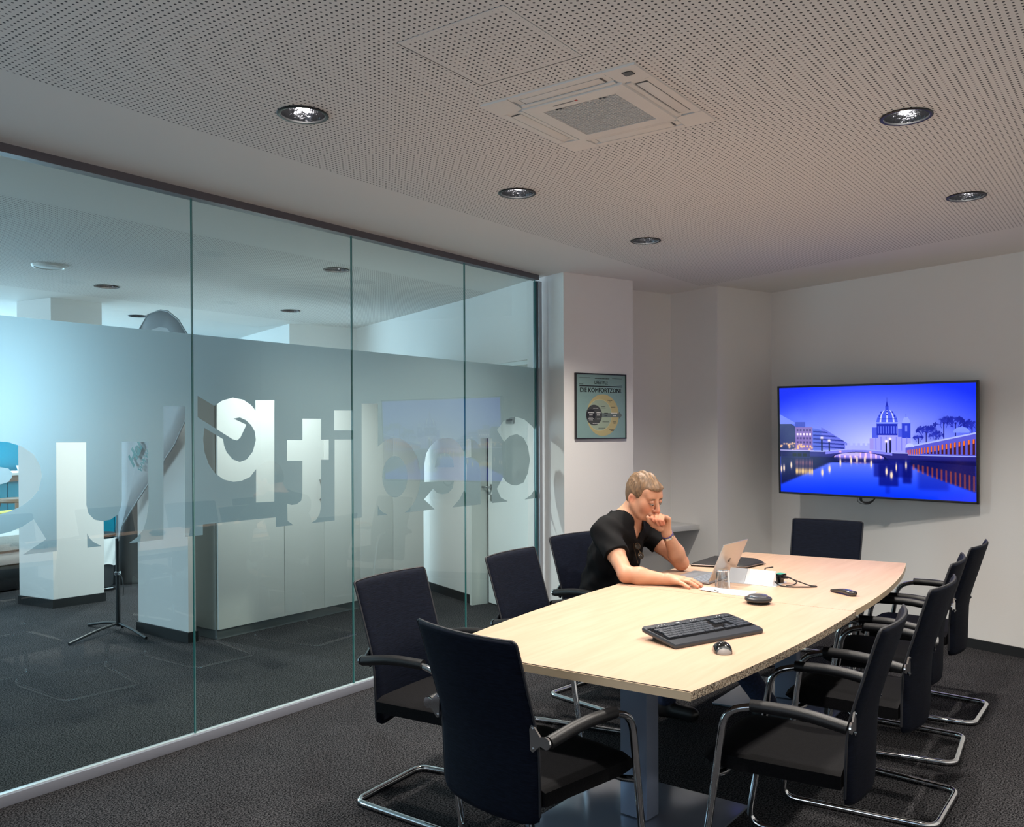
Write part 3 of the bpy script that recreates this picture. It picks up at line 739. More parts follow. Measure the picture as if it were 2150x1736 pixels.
# ================================================================ ON THE TABLE
# laptop
lp = thing('laptop', 'open silver laptop in front of the seated man, lid towards the camera', 'laptop', (4.249, 1.83, ZT), 0)
M_LAPG = mat('laptop_base_metal', (0.33, 0.34, 0.37), 0.35, 0.6)
M_LAPL = mat('laptop_lid_metal', (0.50, 0.46, 0.42), 0.32, 0.75)
B().box((0, 0.111, 0.0085), (0.308, 0.223, 0.010), bev=0.003).done('base', M_LAPG, lp)
kb = B()
for r_ in range(5):
    for c_ in range(14): kb.box((-0.130 + c_ * 0.0200, 0.030 + r_ * 0.0185, 0.0142), (0.0165, 0.0150, 0.0015))
ko = kb.done('keys', mat('laptop_keys', (0.20, 0.22, 0.26), 0.5), lp); ko['kind'] = 'stuff'
B().box((0, 0.172, 0.0137), (0.105, 0.066, 0.0008)).done('touchpad', mat('laptop_pad', (0.26, 0.27, 0.30), 0.3, 0.3), lp)
B().tube([(-0.13, 0.0, 0.0125), (0.13, 0.0, 0.0125)], 0.0035, 10).done('hinge', M_LAPG, lp)
ang = math.atan2(0.080, 0.190)
T = Matrix.Rotation(ang, 3, 'X')
B().box((0, -0.0405, 0.1095), (0.308, 0.0052, 0.203), R3=T, bev=0.002).done('lid', M_LAPL, lp)
B().box((0, -0.0377, 0.1107), (0.296, 0.0010, 0.191), R3=T).done('screen', M_BLACKGLOSS, lp)
for dx in (-1, 1):
    for dz in (-1, 1):
        pc = Vector((0, -0.0405, 0.1095)) + T @ Vector((dx * 0.0062, -0.0029, dz * 0.0062))
        B().box(pc, (0.0112, 0.0008, 0.0112), R3=T).done('emblem', M_BLACKGLOSS, lp)
for sx in (-1, 1):
    for sy in (0.02, 0.2): B().box((sx * 0.13, sy, 0.0018), (0.02, 0.012, 0.0036)).done('foot', M_BLACK, lp)

# black sleeve lying behind the laptop
sl = thing('laptop_sleeve', 'flat black zipped sleeve lying behind the laptop', 'sleeve', (4.80, 2.01, ZT), 0)
out = fillet([(-0.20, 0.155, 0), (-0.13, -0.135, 0), (0.10, -0.165, 0), (0.205, -0.085, 0), (0.175, 0.165, 0), (-0.20, 0.155, 0)], 0.035, 4)
pts = [(p.x, p.y) for p in out[:-1]]
def ztop(x, y): return 0.020 + 0.010 * math.exp(-((x - 0.10) ** 2 + (y - 0.13) ** 2) / 0.006) + 0.004 * math.sin(x * 30)
n = len(pts); V = [(x, y, 0.001) for x, y in pts] + [(x * .99, y * .99, 0.013) for x, y in pts] + [(x * .93, y * .93, ztop(x, y)) for x, y in pts] + [(x * .5, y * .5, ztop(x * .5, y * .5)) for x, y in pts] + [(0, 0, 0.022)]
F = [[k * n + i, k * n + (i + 1) % n, (k + 1) * n + (i + 1) % n, (k + 1) * n + i] for k in range(3) for i in range(n)] + [[3 * n + i, 3 * n + (i + 1) % n, 4 * n] for i in range(n)] + [list(range(n - 1, -1, -1))]
mesh('sleeve_body', V, F, mat('sleeve_cloth', (0.012, 0.011, 0.012), 0.7, bump=(120, 0.2)), sl, smooth=True)
B().tube([(x * 1.0, y * 1.0, 0.010) for x, y in pts], 0.0026, 6, closed=True).done('zip', mat('zip_grey', (0.20, 0.16, 0.14), 0.4, 0.5), sl)
B().box((0.075, -0.172, 0.010), (0.022, 0.004, 0.004), rz=R(-12)).done('zip_puller', M_STEELSAT, sl)

# flip-up socket box
bx = thing('socket_box', 'flip-up white metal table socket box with its lid raised', 'socket box', (4.305, 1.668, ZT), 0)
M_BOXW = mat('box_aluminium', (0.62, 0.66, 0.72), 0.28, 0.35)
fb = B()
fb.box((0, 0, 0.0012), (0.172, 0.26, 0.0024)); fb.done('bezel_plate', M_BOXW, bx)
def wedge(n0, n1, name, m):
    prof = [(-0.080, 0.0025), (-0.030, 0.068), (-0.024, 0.068), (-0.016, 0.0025)]
    V = [(x, n0, z) for x, z in prof] + [(x, n1, z) for x, z in prof]
    mesh(name, V, [[0, 1, 5, 4], [1, 2, 6, 5], [2, 3, 7, 6], [3, 0, 4, 7], [3, 2, 1, 0], [4, 5, 6, 7]], m, bx)
wedge(-0.112, 0.030, 'lid', mat('box_lid_glare', (0.80, 0.81, 0.84), 0.35, 0.1)); wedge(0.0315, 0.122, 'lid', M_BOXW)  # lid halves painted: downlight glare in white, laptop's reflection and shade in blue-grey
B().box((0.022, 0, 0.020), (0.05, 0.22, 0.036)).done('socket_strip', M_BLACK, bx)
for k in range(3):
    B().lathe([(0.0, 0.0395), (0.019, 0.0395), (0.020, 0.037)], 18, (0.022, -0.07 + 0.07 * k, 0)).done('socket', M_BLACKGLOSS, bx)
# adapter and cables
ad = thing('cable_adapter', 'small black adapter with a green top plugged in at the box end', 'adapter', (4.345, 1.556, ZT + 0.003), R(-12))
B().box((0, 0, 0.032), (0.055, 0.038, 0.026), bev=0.003).done('adapter_body', M_BLACKGLOSS, ad)
B().box((-0.002, 0, 0.0455), (0.05, 0.034, 0.0015)).done('green_cover', mat('green_cover', (0.04, 0.30, 0.22), 0.35), ad)
B().box((0, -0.030, 0.030), (0.016, 0.026, 0.010), bev=0.002).done('plug', M_BLACK, ad)
B().box((0, 0, 0.0085), (0.03, 0.02, 0.02)).done('adapter_foot', M_BLACK, ad)
cable('cable_loop', [(4.345, 1.515, ZT + 0.032), (4.33, 1.46, ZT + 0.020), (4.32, 1.40, ZT + 0.006), (4.335, 1.362, ZT + 0.0045), (4.285, 1.40, ZT + 0.0045), (4.24, 1.47, ZT + 0.0045), (4.25, 1.53, ZT + 0.0045), (4.27, 1.57, ZT + 0.03), (4.30, 1.625, ZT + 0.074), (4.36, 1.60, ZT + 0.075)], 0.0032, M_BLACK, 'black cable looping out over the table from the green adapter', rad=0.02)
cable('thin_cable', [(4.38, 1.56, ZT + 0.03), (4.40, 1.62, ZT + 0.035), (4.42, 1.70, ZT + 0.03), (4.50, 1.80, ZT + 0.0045), (4.62, 1.83, ZT + 0.0045), (4.66, 1.845, ZT + 0.0045)], 0.0028, M_BLACK, 'black cable running from the socket box back to the sleeve', rad=0.03)
cable('short_cable', [(4.37, 1.52, ZT + 0.030), (4.35, 1.47, ZT + 0.012), (4.30, 1.475, ZT + 0.0045), (4.27, 1.50, ZT + 0.0045)], 0.003, M_BLACK, 'short black cable bowed beside the green adapter', rad=0.02)

# tumbler upside down
gl = thing('drinking_glass', 'clear faceted drinking glass standing upside down beside the laptop', 'glass', (4.068, 1.745, ZT), 0)
V = []; prof_o = [(0.0375, 0.0), (0.0365, 0.012), (0.0335, 0.045), (0.0300, 0.072), (0.0290, 0.080), (0.0285, 0.086), (0.0265, 0.089), (0.0, 0.089)]
prof_i = [(0.0, 0.077), (0.0245, 0.077), (0.0262, 0.070), (0.0300, 0.045), (0.0332, 0.012), (0.0350, 0.0015), (0.0375, 0.0)]
g = B()
def fac(prof, n, fm):
    V = []; F = []
    for (r_, z) in prof:
        for k in range(n):
            th = 2 * math.pi * k / n; f = 1.0 - (fm * (0.5 + 0.5 * math.cos(th * 8)) if 0.008 < z < 0.073 else 0)
            V.append((r_ * f * math.cos(th), r_ * f * math.sin(th), z))
    for i in range(len(prof) - 1):
        for k in range(n): F.append([i * n + k, i * n + (k + 1) % n, (i + 1) * n + (k + 1) % n, (i + 1) * n + k])
    return V, F
V, F = fac(prof_o, 48, 0.06); g.add(V, F, True); V, F = fac(prof_i, 48, 0.02); g.add(V, F, True)
g.done('glass_body', M_TUMBLER, gl)
B().lathe([(0.0288, 0.080), (0.0296, 0.083), (0.0285, 0.0865)], 32).done('rim_highlight', mat('rim_glint', (0.85, 0.87, 0.92), 0.05, 0.8), gl)  # added bright metal ring paints the glint along the glass base

# paper sheet
pp = B(); N_ = 12
V = []; F = []
for i in range(N_ + 1):
    for j in range(N_ + 1):
        a, b = i / N_, j / N_
        P0 = Vector((3.925, 1.800)) * (1 - a) * (1 - b) + Vector((3.900, 1.548)) * a * (1 - b) + Vector((4.040, 1.83)) * (1 - a) * b + Vector((4.045, 1.56)) * a * b
        V.append((P0.x, P0.y, ZT + 0.0012 + 0.004 * (1 - b) * max(0, (1 - a * 1.6)) + 0.0008 * math.sin(a * 9)))
for i in range(N_):
    for j in range(N_): F.append([i * (N_ + 1) + j, (i + 1) * (N_ + 1) + j, (i + 1) * (N_ + 1) + j + 1, i * (N_ + 1) + j + 1])
po = mesh('paper_sheet', V, F, M_PAPER, smooth=True)
so = po.modifiers.new('th', 'SOLIDIFY'); so.thickness = 0.0006
tag(po, 'white sheet of paper lying in front of the upside-down glass', 'paper')
pc = B(); pc.tube([(3.945, 1.735, ZT + 0.0075), (3.93, 1.715, ZT + 0.0065), (3.925, 1.705, ZT + 0.0065)], 0.0022, 6)
tag(pc.done('pen_cap', M_BLACK), 'tiny black clip lying on the white paper', 'clip')

# speakerphone puck
pk = thing('speakerphone', 'round black speakerphone puck in the middle of the table', 'speakerphone', (3.783, 1.455, ZT), 0)
B().lathe([(0.0, 0.0), (0.046, 0.0), (0.050, 0.003), (0.046, 0.009)], 40).done('foot_ring', M_BLACK, pk)
B().lathe([(0.046, 0.009), (0.057, 0.013), (0.060, 0.019), (0.058, 0.026), (0.047, 0.031), (0.043, 0.031)], 40).done('body', mat('puck_body', (0.022, 0.022, 0.024), 0.35), pk)
B().lathe([(0.0, 0.0395), (0.036, 0.0385), (0.0415, 0.036), (0.043, 0.031)], 40).done('speaker_grille', mat('puck_top', (0.30, 0.31, 0.34), 0.25, 0.9), pk)

# remote control
rc_ = thing('remote_control', 'long black curved remote control near the right table edge', 'remote control', (4.222, 1.212, ZT), math.atan2(-0.150, -0.085))
V = []; F = []; NR, NC = 16, 14
for i in range(NR + 1):
    t = i / NR; x = -0.078 + 0.156 * t
    hw = 0.017 + 0.007 * t; ht_ = 0.012 + 0.012 * t; z0 = 0.0006 + 0.006 * math.sin(math.pi * t) ** 2 * (1 if t < 0.8 else 0.6)
    e = 0.35 if i in (0, NR) else (0.85 if i in (1, NR - 1) else 1.0)
    for k in range(NC):
        th = 2 * math.pi * k / NC; c_, s_ = math.cos(th), math.sin(th)
        V.append((x, hw * e * math.copysign(abs(c_) ** 0.6, c_), z0 + ht_ / 2 + ht_ / 2 * e * math.copysign(abs(s_) ** 0.6, s_)))
for i in range(NR):
    for k in range(NC): F.append([i * NC + k, (i + 1) * NC + k, (i + 1) * NC + (k + 1) % NC, i * NC + (k + 1) % NC])
F += [list(range(NC)), [NR * NC + k for k in range(NC)][::-1]]
mesh('remote_body', V, F, mat('remote_black', (0.03, 0.026, 0.024), 0.18, coat=0.6), rc_, smooth=True)
for k, (x, y, c) in enumerate([(0.055, -0.009, (0.02, 0.03, 0.22)), (0.055, 0.009, (0.25, 0.27, 0.3)), (0.030, 0.0, (0.08, 0.25, 0.12)), (0.012, -0.006, (0.30, 0.08, 0.05)), (0.012, 0.008, (0.02, 0.03, 0.22)), (-0.01, 0.0, (0.1, 0.1, 0.12))]):
    t = (x + 0.078) / 0.156; z = 0.0006 + 0.006 * math.sin(math.pi * t) ** 2 + 0.012 + 0.012 * t
    B().lathe([(0.0, 0.0012), (0.0032, 0.0008), (0.004, -0.001)], 10, (x, y, z - 0.0006)).done('button', mat('btn%d' % k, c, 0.3), rc_)

# keyboard
kd = thing('keyboard', 'long black full-size keyboard lying askew on the table', 'keyboard', (3.062, 1.388, ZT), R(-21.0))
tilt = R(8.5); TK = Matrix.Rotation(tilt, 3, 'X')
def kz(y): return 0.030 + math.tan(tilt) * y
V = []; F = []
ol = fillet([(-0.228, -0.092, 0), (0.228, -0.092, 0), (0.226, 0.100, 0), (-0.226, 0.100, 0), (-0.228, -0.092, 0)], 0.022, 4)
ol = [(p.x, p.y + (-0.006 * (1 - (p.x / 0.228) ** 2) if p.y < -0.05 else 0)) for p in ol[:-1]]
n = len(ol)
V = [(x, y, kz(y) - 0.014) for x, y in ol] + [(x * 1.004, y * 1.008, kz(y) - 0.006) for x, y in ol] + [(x * 0.99, y * 0.975, kz(y)) for x, y in ol]
F = [[k * n + i, k * n + (i + 1) % n, (k + 1) * n + (i + 1) % n, (k + 1) * n + i] for k in range(2) for i in range(n)] + [list(range(n - 1, -1, -1)), list(range(2 * n, 3 * n))]
mesh('case', V, F, mat('keyboard_case', (0.028, 0.032, 0.040), 0.33), kd)
B().box((0, 0.012, kz(0.012) - 0.0005), (0.436, 0.118, 0.003), R3=TK).done('key_well', M_BLACKGLOSS, kd)
kk = B(); lg_ = B()
def key(x, y, w_, d_=0.0150):
    z = kz(y) + 0.0030; kk.box((x, y, z), (w_, d_, 0.0045), R3=TK)
    lg_.box((x - w_ * 0.18, y + 0.0025, z + 0.00242), (0.0034, 0.0036, 0.0002), R3=TK)
for r_, (shift, nk, last) in enumerate([(0.0, 0, 0), (0.004, 14, 0), (0.009, 13, 0), (0.012, 13, 0), (0.003, 13, 0)]):
    if r_ == 0: continue
    y = 0.0520 - r_ * 0.0180 + 0.008
    for k in range(nk): key(-0.199 + shift + k * 0.0186, y, 0.0165)
y = 0.0520 - 5 * 0.0180 + 0.008
for x, w_ in ((-0.196, 0.024), (-0.172, 0.020), (-0.149, 0.020), (-0.083, 0.105), (-0.015, 0.020), (0.008, 0.020), (0.031, 0.020), (0.055, 0.024)): key(x, y, w_)
for k in range(14): key(-0.199 + k * 0.0188 + (0.006 if k else 0), 0.062, 0.0155, 0.0090)
for r_ in range(2):
    for c_ in range(3): key(0.086 + c_ * 0.019, 0.042 - r_ * 0.018, 0.0165)
key(0.105, -0.012, 0.0165)
for c_ in range(3): key(0.086 + c_ * 0.019, -0.030, 0.0165)
for r_ in range(5):
    for c_ in range(4): key(0.149 + c_ * 0.0188, 0.042 - r_ * 0.018, 0.0165)
for k in range(7): key(0.086 + k * 0.0190, 0.062, 0.0155, 0.0090)
k1 = kk.done('keys', mat('key_black', (0.035, 0.042, 0.055), 0.38), kd); k1['kind'] = 'stuff'
k2 = lg_.done('key_legends', mat('legend_white', (0.45, 0.48, 0.52), 0.5), kd); k2['kind'] = 'stuff'
ic = B()
for x in (-0.150, -0.135, -0.120, 0.010, 0.024, 0.038, 0.15, 0.165, 0.18): ic.box((x, 0.083, kz(0.083) + 0.0004), (0.004, 0.003, 0.0003), R3=TK)
ic.done('icons', mat('icon_white', (0.6, 0.63, 0.66), 0.5), kd)
B().box((-0.055, 0.083, kz(0.083) + 0.0005), (0.016, 0.005, 0.0004), R3=TK).done('maker_mark', mat('icon_white', (0.6, 0.63, 0.66), 0.5), kd)
for sx in (-1, 1):
    B().box((sx * 0.17, 0.075, 0.0135), (0.022, 0.012, 0.027)).done('foot', M_BLACK, kd)
    B().box((sx * 0.18, -0.078, 0.0012), (0.02, 0.008, 0.0028)).done('rubber_pad', M_BLACK, kd)

# mouse
mo = thing('computer_mouse', 'small dark computer mouse with a pale front lip beside the keyboard', 'mouse', (2.882, 1.238, ZT), math.atan2(-0.105, -0.165))
def mouse_shell(f0, f1, sc, zoff, name, m, top=True):
    V = []; F = []; NX, NC = 18, 18
    for i in range(NX + 1):
        t = f0 + (f1 - f0) * i / NX; x = -0.052 + 0.104 * t
        wv = 0.031 * (1 - abs(2 * t - 1) ** 4.0) ** 0.5 if 0 < t < 1 else 0.0002
        hv = (0.036 * math.sin(math.pi * (0.12 + 0.86 * (1 - t) ** 0.85 * 0.9)) ) * (1 - abs(2 * t - 1) ** 6) ** 0.5 if 0 < t < 1 else 0.0002
        hv = max(hv, 0.0004)
        for k in range(NC + 1):
            th = math.pi * k / NC; V.append((x, sc * wv * math.cos(th), zoff + sc * hv * math.sin(th) ** 0.75))
    for i in range(NX):
        for k in range(NC): F.append([i * (NC + 1) + k, (i + 1) * (NC + 1) + k, (i + 1) * (NC + 1) + k + 1, i * (NC + 1) + k + 1])
        F.append([i * (NC + 1), i * (NC + 1) + NC, (i + 1) * (NC + 1) + NC, (i + 1) * (NC + 1)])
    return mesh(name, V, F, m, mo, smooth=True)
mouse_shell(0.0, 0.90, 1.0, 0.0008, 'body', mat('mouse_dark', (0.04, 0.045, 0.05), 0.25, coat=0.4))
mouse_shell(0.90, 1.0, 1.0, 0.0008, 'front_lip', mat('mouse_lip', (0.30, 0.28, 0.27), 0.4))
mouse_shell(0.60, 0.84, 1.012, 0.0010, 'button_plate', M_BLACKGLOSS)
B().tube([(0.018, -0.0035, 0.0345), (0.018, 0.0035, 0.0345)], 0.006, 12).done('scroll_wheel', M_RUBBER, mo)

# ================================================================ TELEVISION
def tv_image():
    W_, H_ = 1100, 620
    X, Y = np.meshgrid((np.arange(W_) + 0.5) / W_, (np.arange(H_) + 0.5) / H_)      # Y down from the top
    X = X / (1.166 - 0.166 * X)                                                  # picture coordinates measured off an oblique view
    im = np.zeros((H_, W_, 3), np.float32)
    def c(r, g, b): return np.array([r, g, b], np.float32)
    def mixto(mask, col): 
        m_ = np.clip(mask, 0, 1)[..., None]; im[:] = im * (1 - m_) + (col if isinstance(col, np.ndarray) and col.ndim == 3 else np.asarray(col, np.float32)) * m_
    rng = np.random.RandomState(3)
    # sky
    sky_t = c(0.10, 0.20, 0.95); sky_b = c(0.80, 0.82, 1.0)
    d = np.sqrt(((X - 0.50) / 0.75) ** 2 + ((Y - 0.56) / 0.62) ** 2)
    k = np.clip(d, 0, 1)[..., None] ** 1.1
    im[:] = sky_b * (1 - k) + sky_t * k
    hor = 0.60
    # water
    wv = np.clip((Y - 0.63) / 0.37, 0, 1)[..., None]
    water = c(0.50, 0.56, 1.0) * (1 - wv) ** 1.2 + c(0.03, 0.22, 1.0) * (1 - (1 - wv) ** 1.2)
    mixto(Y > 0.62, water * np.ones_like(im))
    def tri(x): return np.abs((x % 1.0) - 0.5) * 2
    # left houses
    def rect(x0, x1, y0, y1, col): mixto((X > x0) & (X < x1) & (Y > y0) & (Y < y1), col)
    def roofline(x0, x1, ya, yb, y1, col):
        yy = ya + (yb - ya) * (X - x0) / (x1 - x0); mixto((X > x0) & (X < x1) & (Y > yy) & (Y < y1), col)
    roofline(0.0, 0.078, 0.265, 0.37, 0.60, c(0.16, 0.18, 0.42)); roofline(0.0, 0.075, 0.25, 0.33, 0.345, c(0.45, 0.52, 0.95))
    rect(0.078, 0.128, 0.325, 0.40, c(0.25, 0.30, 0.75)); rect(0.078, 0.165, 0.375, 0.595, c(0.52, 0.42, 0.72))
    for r_ in range(5):
        y0 = 0.395 + r_ * 0.038
        m_ = (X > 0.080) & (X < 0.163) & (Y > y0) & (Y < y0 + 0.020) & (tri(X * 62) < 0.55)
        mixto(m_, c(0.95, 0.88, 0.98) if r_ == 1 else (c(0.30, 0.22, 0.50) if r_ < 4 else c(1.0, 0.75, 0.55)))
    roofline(0.165, 0.21, 0.385, 0.40, 0.59, c(0.35, 0.42, 0.86)); roofline(0.21, 0.34, 0.375, 0.52, 0.585, c(0.42, 0.45, 0.90))
    for r_ in range(5):
        y0 = 0.41 + r_ * 0.034
        m_ = (X > 0.168) & (X < 0.325) & (Y > y0 + (X - 0.165) * 0.10) & (Y < y0 + 0.013 + (X - 0.165) * 0.10) & (Y > 0.39 + (X - 0.2) * 0.9)
        mixto(m_, c(0.18, 0.22, 0.62))
    for _ in range(26):
        x, y = rng.uniform(0.0, 0.165), rng.uniform(0.52, 0.595); g_ = np.exp(-(((X - x) / 0.005) ** 2 + ((Y - y) / 0.008) ** 2)); mixto(g_, c(1.0, 0.78, 0.60))
    # quay
    rect(0.0, 0.15, 0.60, 0.66, c(0.10, 0.10, 0.36)); mixto((X < 0.17) & (np.abs(Y - 0.598) < 0.004), c(0.75, 0.72, 0.95))
    for x in (0.062, 0.088, 0.114): rect(x, x + 0.020, 0.625, 0.655, c(0.01, 0.01, 0.08))
    # haze town
    mixto((X > 0.33) & (X < 0.46) & (Y > 0.54 - 0.02 * (tri(X * 40) > 0.5)) & (Y < 0.60), c(0.66, 0.68, 0.98))
    # cathedral
    body = c(0.30, 0.37, 0.93); dk = c(0.12, 0.17, 0.72)
    rect(0.468, 0.665, 0.44, 0.60, c(0.62, 0.62, 0.99)); rect(0.455, 0.475, 0.475, 0.60, c(0.62, 0.58, 0.92))
    rect(0.468, 0.500, 0.375, 0.47, c(0.30, 0.36, 0.90)); rect(0.60, 0.645, 0.385, 0.46, c(0.30, 0.36, 0.90))
    rect(0.492, 0.598, 0.335, 0.445, dk)
    m_ = (X > 0.494) & (X < 0.596) & (Y > 0.365) & (Y < 0.43) & (tri(X * 75) < 0.45); mixto(m_, c(0.36, 0.42, 0.95))
    mixto((((X - 0.545) / 0.055) ** 2 + ((Y - 0.345) / 0.125) ** 2 < 1) & (Y < 0.345), body)
    mixto((((X - 0.545) / 0.055) ** 2 + ((Y - 0.345) / 0.125) ** 2 < 1) & (Y < 0.33) & (tri((X - 0.545) / (0.0101 + 0.045 * np.sqrt(np.clip(1 - ((Y - 0.345) / 0.125) ** 2, 0, 1))) * 1.6 + 0.5) < 0.25), c(0.78, 0.80, 1.0))
    mixto((np.abs(Y - 0.335) < 0.006) & (X > 0.487) & (X < 0.603), c(0.55, 0.62, 1.0)); mixto((np.abs(Y - 0.300) < 0.004) & (X > 0.495) & (X < 0.596), dk)
    for x, y in ((0.508, 0.275), (0.545, 0.262), (0.582, 0.275), (0.545, 0.235), (0.515, 0.24), (0.572, 0.24)):
        mixto(((X - x) / 0.004) ** 2 + ((Y - y) / 0.008) ** 2 < 1, dk)
    rect(0.537, 0.553, 0.185, 0.222, c(0.20, 0.27, 0.85)); mixto((np.abs(X - 0.545) < 0.007 * np.clip((Y - 0.135) / 0.05, 0, 1)) & (Y > 0.135) & (Y < 0.19), dk)
    mixto((np.abs(X - 0.545) < 0.001) & (Y > 0.11) & (Y < 0.14), dk)
    # small tower
    rect(0.620, 0.664, 0.335, 0.47, c(0.18, 0.25, 0.82)); mixto((((X - 0.642) / 0.020) ** 2 + ((Y - 0.338) / 0.055) ** 2 < 1) & (Y < 0.338), c(0.58, 0.64, 1.0))
    mixto((np.abs(X - 0.642) < 0.001) & (Y > 0.255) & (Y < 0.29), dk); mixto((np.abs(X - 0.642) < 0.006) & (Y > 0.36) & (Y < 0.41), c(0.45, 0.5, 0.98))
    m_ = (X > 0.47) & (X < 0.66) & (Y > 0.46) & (Y < 0.58) & (tri(X * 38) < 0.22); mixto(m_ * 0.5, c(0.40, 0.42, 0.90))
    # trees
    for (cx_, cy_, rx, ry, n_) in ((0.74, 0.42, 0.055, 0.075, 1500), (0.83, 0.33, 0.034, 0.065, 1100), (0.89, 0.33, 0.034, 0.065, 1100), (0.975, 0.37, 0.035, 0.08, 900), (0.70, 0.47, 0.03, 0.04, 500), (0.79, 0.44, 0.03, 0.05, 500)):
        def twig(x, y, a, l, dep):
            x2, y2 = x + l * math.cos(a) * 0.56, y - l * math.sin(a)
            n3 = max(2, int(l * 900))
            for q in range(n3):
                xa = x + (x2 - x) * q / n3; xa = 1.166 * xa / (1 + 0.166 * xa); i0, j0 = int((y + (y2 - y) * q / n3) * H_), int(xa * W_)
                if 0 < i0 < H_ - 3 and 0 < j0 < W_ - 3: im[i0:i0 + 2, j0:j0 + (2 if dep > 3 else 1)] = im[i0:i0 + 2, j0:j0 + (2 if dep > 3 else 1)] * 0.45 + c(0.10, 0.13, 0.60) * 0.55
            if dep > 0:
                for _ in range(3): twig(x2, y2, a + rng.uniform(-0.85, 0.85), l * rng.uniform(0.62, 0.86), dep - 1)
        for q_ in range(3): twig(cx_ + 0.004 + (q_ - 1) * rx * 0.35, cy_ + ry * 0.75, 1.57 + (1 - q_) * 0.35, ry * 0.42, 6 if n_ > 800 else 5)
        mixto(np.exp(-(((X - cx_) / rx) ** 2 + ((Y - cy_) / ry) ** 2) * 1.3) * 0.42, c(0.25, 0.30, 0.88))
        mixto((np.abs(X - cx_ - 0.004) < 0.0022) & (Y > cy_) & (Y < 0.55), c(0.10, 0.10, 0.45))
    # colonnade on the right
    yt = 0.545 - (X - 0.65) / 0.35 * 0.125
    mixto((X > 0.638) & (Y > yt) & (Y < 0.625), c(0.36, 0.36, 0.82))
    sp_ = (X - 0.645) / 0.355; ph = 22 * sp_ ** 0.62
    mixto((X > 0.645) & (Y > yt + 0.030 + 0.02 * sp_) & (Y < 0.605) & (tri(ph) < 0.5), c(0.30, 0.12, 0.16))
    mixto((X > 0.645) & (Y > yt + 0.030 + 0.02 * sp_) & (Y < yt + 0.085) & (tri(ph) < 0.36), c(0.95, 0.45, 0.22))
    mixto((X > 0.638) & (np.abs(Y - yt) < 0.007), c(0.68, 0.72, 1.0)); mixto((X > 0.64) & (np.abs(Y - 0.618) < 0.004), c(0.62, 0.66, 1.0))
    mixto((((X - 0.925) / 0.042) ** 2 + ((Y - 0.415) / 0.045) ** 2 < 1) & (Y < 0.42), c(0.50, 0.58, 1.0)); mixto((((X - 0.66) / 0.022) ** 2 + ((Y - 0.545) / 0.03) ** 2 < 1) & (Y < 0.545), c(0.75, 0.78, 1.0))
    mixto((X > 0.64) & (Y > 0.622) & (Y < 0.665 + 0.035 * sp_), c(0.16, 0.16, 0.52))
    # bridge
    ar = 0.578 + 0.030 * ((X - 0.40) / 0.20) ** 2
    deck = (X > 0.15) & (X < 0.65) & (Y > np.clip(ar, 0.57, 0.60)) & (Y < 0.668)
    arch = (((X - 0.400) / 0.150) ** 2 + ((Y - 0.700) / 0.090) ** 2 < 1)
    mixto(deck, c(0.18, 0.17, 0.52)); mixto((X > 0.23) & (X < 0.57) & (Y > ar) & (Y < ar + 0.028), c(0.50, 0.50, 0.92)); mixto((X > 0.15) & (X < 0.65) & (np.abs(Y - np.clip(ar, 0.57, 0.603)) < 0.004), c(0.66, 0.68, 1.0))
    ring_ = (((X - 0.400) / 0.160) ** 2 + ((Y - 0.700) / 0.100) ** 2 < 1) & (Y > 0.60) & (Y < 0.70); mixto(ring_, c(0.03, 0.03, 0.28))
    inner = (((X - 0.400) / 0.128) ** 2 + ((Y - 0.655) / 0.050) ** 2 < 1); mixto(inner, c(0.62, 0.55, 0.95))
    mixto(inner & (tri(X * 38) < 0.35), c(0.95, 0.78, 0.95)); mixto(inner & (Y < 0.635) & (X < 0.40), c(0.75, 0.70, 1.0))
    # dark reflections
    def soft(cond, s=5):
        m_ = cond.astype(np.float32)
        for ax in (0, 1):
            for _ in range(2):
                kk_ = np.ones(2 * s + 1) / (2 * s + 1); m_ = np.apply_along_axis(lambda v: np.convolve(v, kk_, 'same'), ax, m_)
        return m_
    mixto(soft((Y > 0.655) & (Y < 0.93 - 0.9 * X) & (X < 0.36)) * 0.92, c(0.02, 0.03, 0.26))
    mixto(soft((Y > 0.66) & (Y < 0.70) & (X > 0.20) & (X < 0.66)) * 0.85, c(0.03, 0.05, 0.36))
    mixto(soft((X > 0.475) & (X < 0.67) & (Y > 0.665) & (Y < 0.82)) * 0.75, c(0.05, 0.08, 0.52))
    mixto(soft((X > 0.500) & (X < 0.60) & (Y > 0.70) & (Y < 0.90)) * 0.75, c(0.02, 0.05, 0.45)); mixto(soft((np.abs(X - 0.545) < 0.012) & (Y > 0.88) & (Y < 0.97)) * 0.4, c(0.03, 0.10, 0.6))
    mixto(soft((X > 0.622) & (X < 0.668) & (Y > 0.68) & (Y < 0.87)) * 0.8, c(0.02, 0.05, 0.45))
    mixto(soft((X > 0.66) & (Y > 0.66) & (Y < 0.70 + 0.50 * (X - 0.66) ** 0.75)) * 0.88, c(0.02, 0.03, 0.30))
    mixto(soft((X > 0.70) & (X < 0.86) & (Y > 0.75) & (Y < 0.92), 9) * 0.45, c(0.03, 0.08, 0.55))
    mixto(soft((X > 0.66) & (Y > 0.70) & (Y < 0.73 + 0.45 * (X - 0.66) ** 0.8) & (Y > 0.69 + 0.28 * (X - 0.66)) & (tri(X * 42) < 0.4), 2) * 0.6, c(0.85, 0.36, 0.22))
    # lamps and their light on the water
    for x, y in ((0.212, 0.475), (0.249, 0.50), (0.560, 0.478), (0.540, 0.50)):
        mixto((np.abs(X - x) < 0.0035) & (Y > y) & (Y < 0.60), c(0.03, 0.03, 0.25)); mixto(np.exp(-(((X - x) / 0.007) ** 2 + ((Y - y) / 0.012) ** 2)) * 1.3, c(1.0, 0.93, 0.97))
